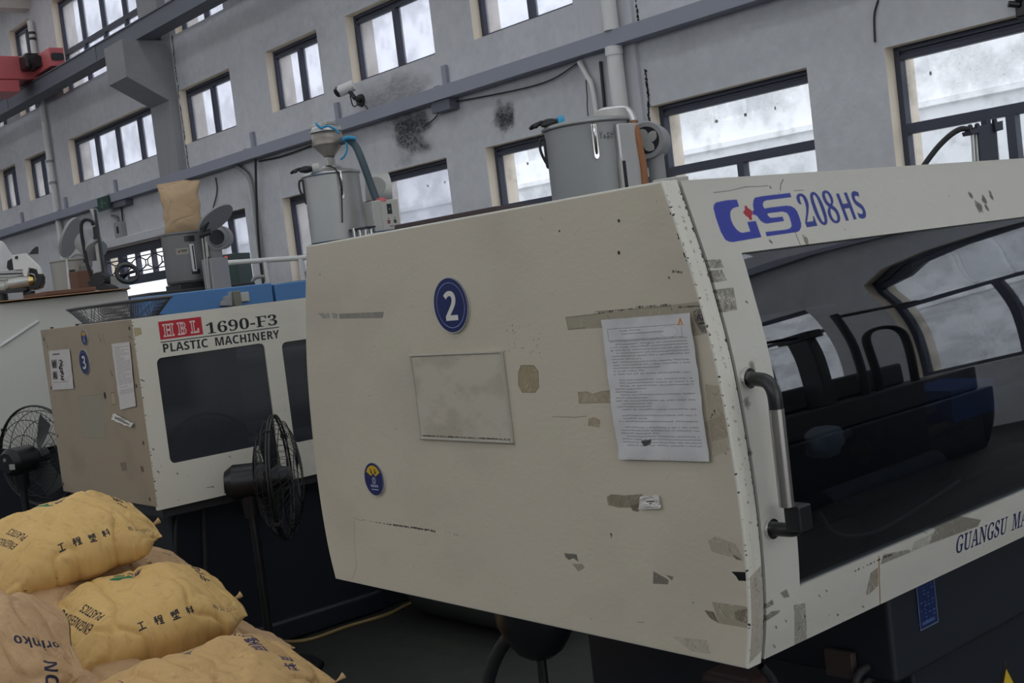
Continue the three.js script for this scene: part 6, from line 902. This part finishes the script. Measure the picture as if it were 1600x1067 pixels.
const printC = pinkPrint(43, (c, w, h) => { c.fillStyle = inkB; c.save(); c.translate(w * 0.72, h * 0.34); c.rotate(Math.PI + 0.1); c.font = 'bold 76px sans-serif'; c.fillText('PP', 0, 0); c.fillText('Du ou', 60, 90); c.restore(); c.save(); c.translate(w * 0.9, h * 0.5); hanzi(c, ['gai', 'xing'], 0, -120, 60, 8, 8, inkB, true); c.restore(); });
const printG = pinkPrint(47, (c, w, h) => {
  kraft(c, w, h, '#c9a36b', 48); const k = '#25234c'; c.save(); c.translate(w * 0.14, h * 0.80); c.rotate(-Math.PI / 2 + 0.04);   // reads from the far side of the bag
  hanzi(c, ['gai', 'xing'], 0, 0, 78, 8, 10, k); c.fillStyle = k; c.font = 'bold 84px sans-serif'; c.scale(0.9, 1); c.fillText('PP', 200, 74); c.fillStyle = '#3a2a2a'; c.fillRect(-80, 92, 560, 4); c.fillRect(-80, 142, 560, 4); c.font = 'bold 36px sans-serif'; c.fillText('MODIFIED PP', 20, 130); c.font = '28px sans-serif'; c.fillText('CERTIFIED MANAGEMENT', -40, 184); c.fillText('ISO  9001', 60, 222); c.font = '18px sans-serif'; c.fillText('SYSTEM  SERIES  NET', 20, 252); c.restore();
  c.save(); c.translate(w * 0.60, h * 0.12); c.fillStyle = '#77705f'; c.beginPath(); c.moveTo(-50, 0); c.lineTo(40, -12); c.lineTo(66, 60); c.lineTo(20, 44); c.lineTo(-26, 76); c.lineTo(-30, 34); c.closePath(); c.fill(); c.restore();
  c.save(); c.translate(w * 0.80, h * 0.10); c.rotate(0.1); hanzi(c, ['gong2', 'si', 'su', 'si'], 0, 0, 66, 6, 9, k, true); hanzi(c, ['si', 'xing'], 70, 330, 62, 6, 8, k, true); c.fillStyle = '#3a3440'; c.font = '26px sans-serif'; for (const [x, y, t] of [[86, 30, 'bags'], [90, 80, 'PP-6'], [130, 10, 'No.']]) c.fillText(t, x, y); c.restore();
});
const yellowA = yellowPrint(21), yellowB = yellowPrint(22), plain = pinkPrint(55, () => {});
// a filled paper sack: length along x, width along z, a flat sewn seam at each end
function sackGeo(L, Wd, Th, o = {}) {
  const nu = 110, nv = 96, pos = [], uv = [], idx = [], sd = o.seed ?? 1, bend = o.bend ?? 0, roll = o.roll ?? 0;
  for (let i = 0; i <= nu; i++) for (let j = 0; j <= nv; j++) {
    const u = -1 + (2 * i) / nu, a = -Math.PI + (2 * Math.PI * j) / nv, e = 1 - Math.abs(u), fill = Math.pow(sm(e, 0, 0.62), 0.62), pinch = o.square ? 1.03 - 0.05 * sm(e, 0, 0.4) : 1 - 0.32 * (1 - sm(e, 0, 0.34)) + 0.05 * sm(e, 0.3, 0.8);
    const ca = Math.cos(a), sa = Math.sin(a), n = 0.78, cx = Math.sign(ca) * Math.abs(ca) ** n, cy = Math.sign(sa) * Math.abs(sa) ** 0.9;
    let x = (u * L) / 2, z = (cx * Wd * pinch) / 2 * (1 - 0.10 * fill * fill), y = (cy * (Th * fill + 0.012)) / 2;
    // folds that run in from the seams and along the edges, broad dents over the body
    const endw = 1 - sm(e, 0.08, 0.5), side = Math.abs(cx);
    const f1 = PN.noise(z * 16 + sd * 3, u * 1.6, sd * 7.1) * 0.022 * endw * sm(e, 0, 0.1), f2 = PN.noise(x * 5 + sd, z * 6, sd * 2.3) * 0.020, f3 = Math.abs(PN.noise(x * 8 + sd * 5, z * 8 + y * 6, sd * 1.7)) * 0.018, f4 = PN.noise(x * 26, z * 24 + sd, y * 24) * 0.0035, f5 = -Math.pow(1 - Math.abs(PN.noise(x * 6.5 + z * 3, z * 5 - x * 4, sd * 4.4)), 22) * 0.016 - Math.pow(1 - Math.abs(PN.noise(x * 11 - z * 5, z * 12 + x * 3, sd * 6.1)), 26) * 0.009 * (0.35 + endw);
    const d = (o.smooth ?? 1) * (f1 + f2 + f3 + f4 + f5) * (0.25 + 0.75 * sm(e, 0, 0.12)); y += d * (cy >= 0 ? 1 : -0.6) * (0.5 + 0.5 * Math.abs(cy)); z += d * 0.7 * cx;
    z += 0.02 * PN.noise(u * 3, sd, 4) * side; x += (Math.sign(u)) * (1 - sm(e, 0, 0.2)) * 0.03 * PN.noise(z * 7, sd * 2, 1);
    y += -bend * u * u * 0.5 + roll * Math.sign(z) * 0 - (o.droop ?? 0) * sm(z / Wd, 0.1, 0.5) * 0.5;
    pos.push(x, y, z); uv.push(u / 2 + 0.5, 0.5 - cx * 0.5 * 0.98);
  }
  for (let i = 0; i < nu; i++) for (let j = 0; j < nv; j++) { const p = i * (nv + 1) + j, q = p + nv + 1; idx.push(p, p + 1, q, q, p + 1, q + 1); }
  for (const [row, w] of [[0, 1], [nu, 0]]) { const c0 = row * (nv + 1); for (let j = 1; j < nv - 1; j++) w ? idx.push(c0, c0 + j + 1, c0 + j) : idx.push(c0, c0 + j, c0 + j + 1); }
  const g = new THREE.BufferGeometry(); g.setAttribute('position', new THREE.Float32BufferAttribute(pos, 3)); g.setAttribute('uv', new THREE.Float32BufferAttribute(uv, 2)); g.setIndex(idx); g.computeVertexNormals(); return g;
}
function sack(label, pos, rot, tex, o = {}) {
  const L = o.L ?? 0.74, Wd = o.W ?? 0.46, Th = o.T ?? 0.17, g = thing('paper_sack', label, 'sack', pos, 0, o.group);
  g.rotation.order = 'YXZ'; g.rotation.set(rot[1], rot[0], rot[2]);
  const mat = std({ map: tex, roughness: 0.72, bumpMap: kraftBump, bumpScale: 0.0012 }); const b = part('body', sackGeo(L, Wd, Th, o), mat, g);
  for (const s of [-1, 1]) { const x = (s * L) / 2, yb = -(o.bend ?? 0) * 0.5; const n = 15, pts = []; for (let k = 0; k <= n; k++) { const z = (k / n - 0.5) * Wd * 0.64; pts.push([x - s * 0.012, yb + 0.007, z]); } part('sewn_seam', [tube(pts, 0.0035, 40, 6)], M.paperTan ?? (M.paperTan = std({ color: lin(0.52, 0.36, 0.19), roughness: 0.8 })), g); }
  for (const k of o.ears ?? []) { const x = (k[0] * L) / 2, z = k[1] * Wd * 0.42, yb = -(o.bend ?? 0) * 0.5; const E = new THREE.ConeGeometry(0.013, 0.042, 7, 3), p = E.attributes.position; for (let i = 0; i < p.count; i++) p.setXYZ(i, p.getX(i) + 0.006 * PN.noise(p.getX(i) * 60, p.getY(i) * 50, k[1]), p.getY(i), p.getZ(i) + 0.006 * PN.noise(p.getZ(i) * 60, 3, p.getY(i) * 50)); E.computeVertexNormals(); part('tied_corner', E.rotateZ(k[0] > 0 ? 1.9 : -1.9).translate(x + k[0] * 0.012, yb + 0.004, z), M.paperTan, g, 'twisted paper corner'); }
  return g;
}
{
  const at4 = (px, py, x) => { const p = onX(px, py, x); return [p.x, p.y, p.z]; };
  const H = Math.PI / 2;
  sack('yellow sack with green leaf mark, topmost of the pile', at4(97, 846, -4.5), [H - 0.02, 0.38, 0.12], yellowA, { L: 0.64, W: 0.44, T: 0.22, seed: 1, bend: 0.05, ears: [[1, 0.3]] });
  sack('lower yellow sack with green leaf mark and a twisted corner at its right end', at4(217, 966, -4.15), [H - 0.02, 0.40, 0.08], yellowB, { L: 0.69, W: 0.44, T: 0.23, seed: 2, bend: 0.07, ears: [[1, 0.2]] });
  sack('tan sack with upside-down dark print wedged between the two yellow sacks', at4(168, 908, -4.65), [H + 0.1, 0.25, 0.06], printC, { L: 0.66, W: 0.42, T: 0.16, seed: 3, bend: 0.05 });
  sack('tan sack with dark print under the left end of the topmost yellow sack', at4(6, 938, -4.5), [H - 0.15, 0.34, 0.02], printD, { L: 0.74, W: 0.46, T: 0.18, seed: 4, bend: 0.06 });
  sack('tan sack bulging at the left edge of the photo, upside-down print along its side', at4(-66, 1036, -3.85), [H - 0.1, 0.66, 0.0], printE, { L: 0.66, W: 0.44, T: 0.24, seed: 5, bend: 0.06 });
  sack('plain tan sack below the lower yellow sack', at4(128, 1104, -3.95), [H - 0.1, 0.25, 0.0], plain, { L: 0.76, W: 0.46, T: 0.16, seed: 6, bend: 0.05, ears: [[1, 0.4]] });
  sack('tan sack with blue print at the bottom of the photo, nearest of the pile', at4(300, 1094, -3.55), [H + 0.05, 0.26, 0.05], printG, { L: 0.84, W: 0.50, T: 0.18, seed: 7, bend: 0.06, ears: [[1, 0.8]] });
  sack('tan sack whose edge shows between the lower yellow sack and the nearest sack', at4(318, 1030, -4.15), [H, 0.1, 0.02], plain, { L: 0.60, W: 0.42, T: 0.14, seed: 8, bend: 0.03 });
  { // the bag standing in the grey hopper
    const p = at(284, 330, 12.6), g = thing('paper_sack', 'plain kraft bag standing upright in the grey hopper', 'sack', [p.x, p.y, p.z]);
    const rt = V3(Math.cos(YAW), 0, -Math.sin(YAW)); g.quaternion.setFromRotationMatrix(new THREE.Matrix4().makeBasis(V3(0, 1, 0), V3(Math.sin(YAW), 0, Math.cos(YAW)), rt));
    part('body', sackGeo(0.60, 0.43, 0.17, { seed: 9, square: 1, smooth: 0.4 }), std({ color: lin(0.47, 0.33, 0.20), roughness: 0.75, bumpMap: kraftBump, bumpScale: 0.001 }), g); part('sewn_seam', tube([[0.298, 0, -0.2], [0.294, 0, -0.07], [0.298, 0, 0.07], [0.294, 0, 0.2]], 0.006, 30, 6), M.paperTan, g);
  }
  const B = thing('sack_pallet', 'wooden pallet under the pile of sacks, out of view', 'pallet', [-4.2, 0, -1.55]); for (let k = 0; k < 6; k++) part('slat', cbox(1.5, 0.02, 0.12, 0, 0.13, -0.5 + k * 0.2, 0.004), M.cardboard, B); for (const z of [-0.45, 0, 0.45]) part('block', cbox(1.5, 0.12, 0.1, 0, 0.06, z, 0.004), M.cardboard, B);
  for (const [x, y, z, s] of [[-4.55, 0.22, -1.55, 11], [-4.0, 0.22, -1.6, 12], [-4.55, 0.38, -1.5, 13], [-4.1, 0.38, -1.62, 14], [-4.65, 0.53, -1.5, 15], [-3.66, 0.22, -1.5, 17], [-4.65, 0.67, -1.45, 18]]) sack('tan sack low in the pile, hidden by the sacks on top', [x, y, z], [H, 0, 0], plain, { L: 0.76, W: 0.48, T: 0.16, seed: s, group: 'hidden sacks low in the pile' });
}
// floor things in the dark aisle
single('storage_bin', new RoundedBoxGeometry(0.98, 0.62, 0.8, 6, 0.16).translate(-4.52, 0.31, -3.62), M.bin, 'dark grey-green rounded bin on the floor behind the large machine', 'bin');
single('floor_cable', tube([onY(330, 1010, 0.008), onY(425, 1003, 0.008), onY(480, 1000, 0.008), onY(545, 978, 0.008), onY(605, 960, 0.008), V3(-5.14, 0.008, -3.5), V3(-5.3, 0.008, -4.6)], 0.009, 60, 8), std({ color: lin(0.22, 0.15, 0.06), roughness: 0.6 }), 'thin tan cable lying on the dark floor beside the base of the smaller machine', 'cable');

// print on the tape by the notice sheet belongs to the large machine
renderer.render(scene, camera);
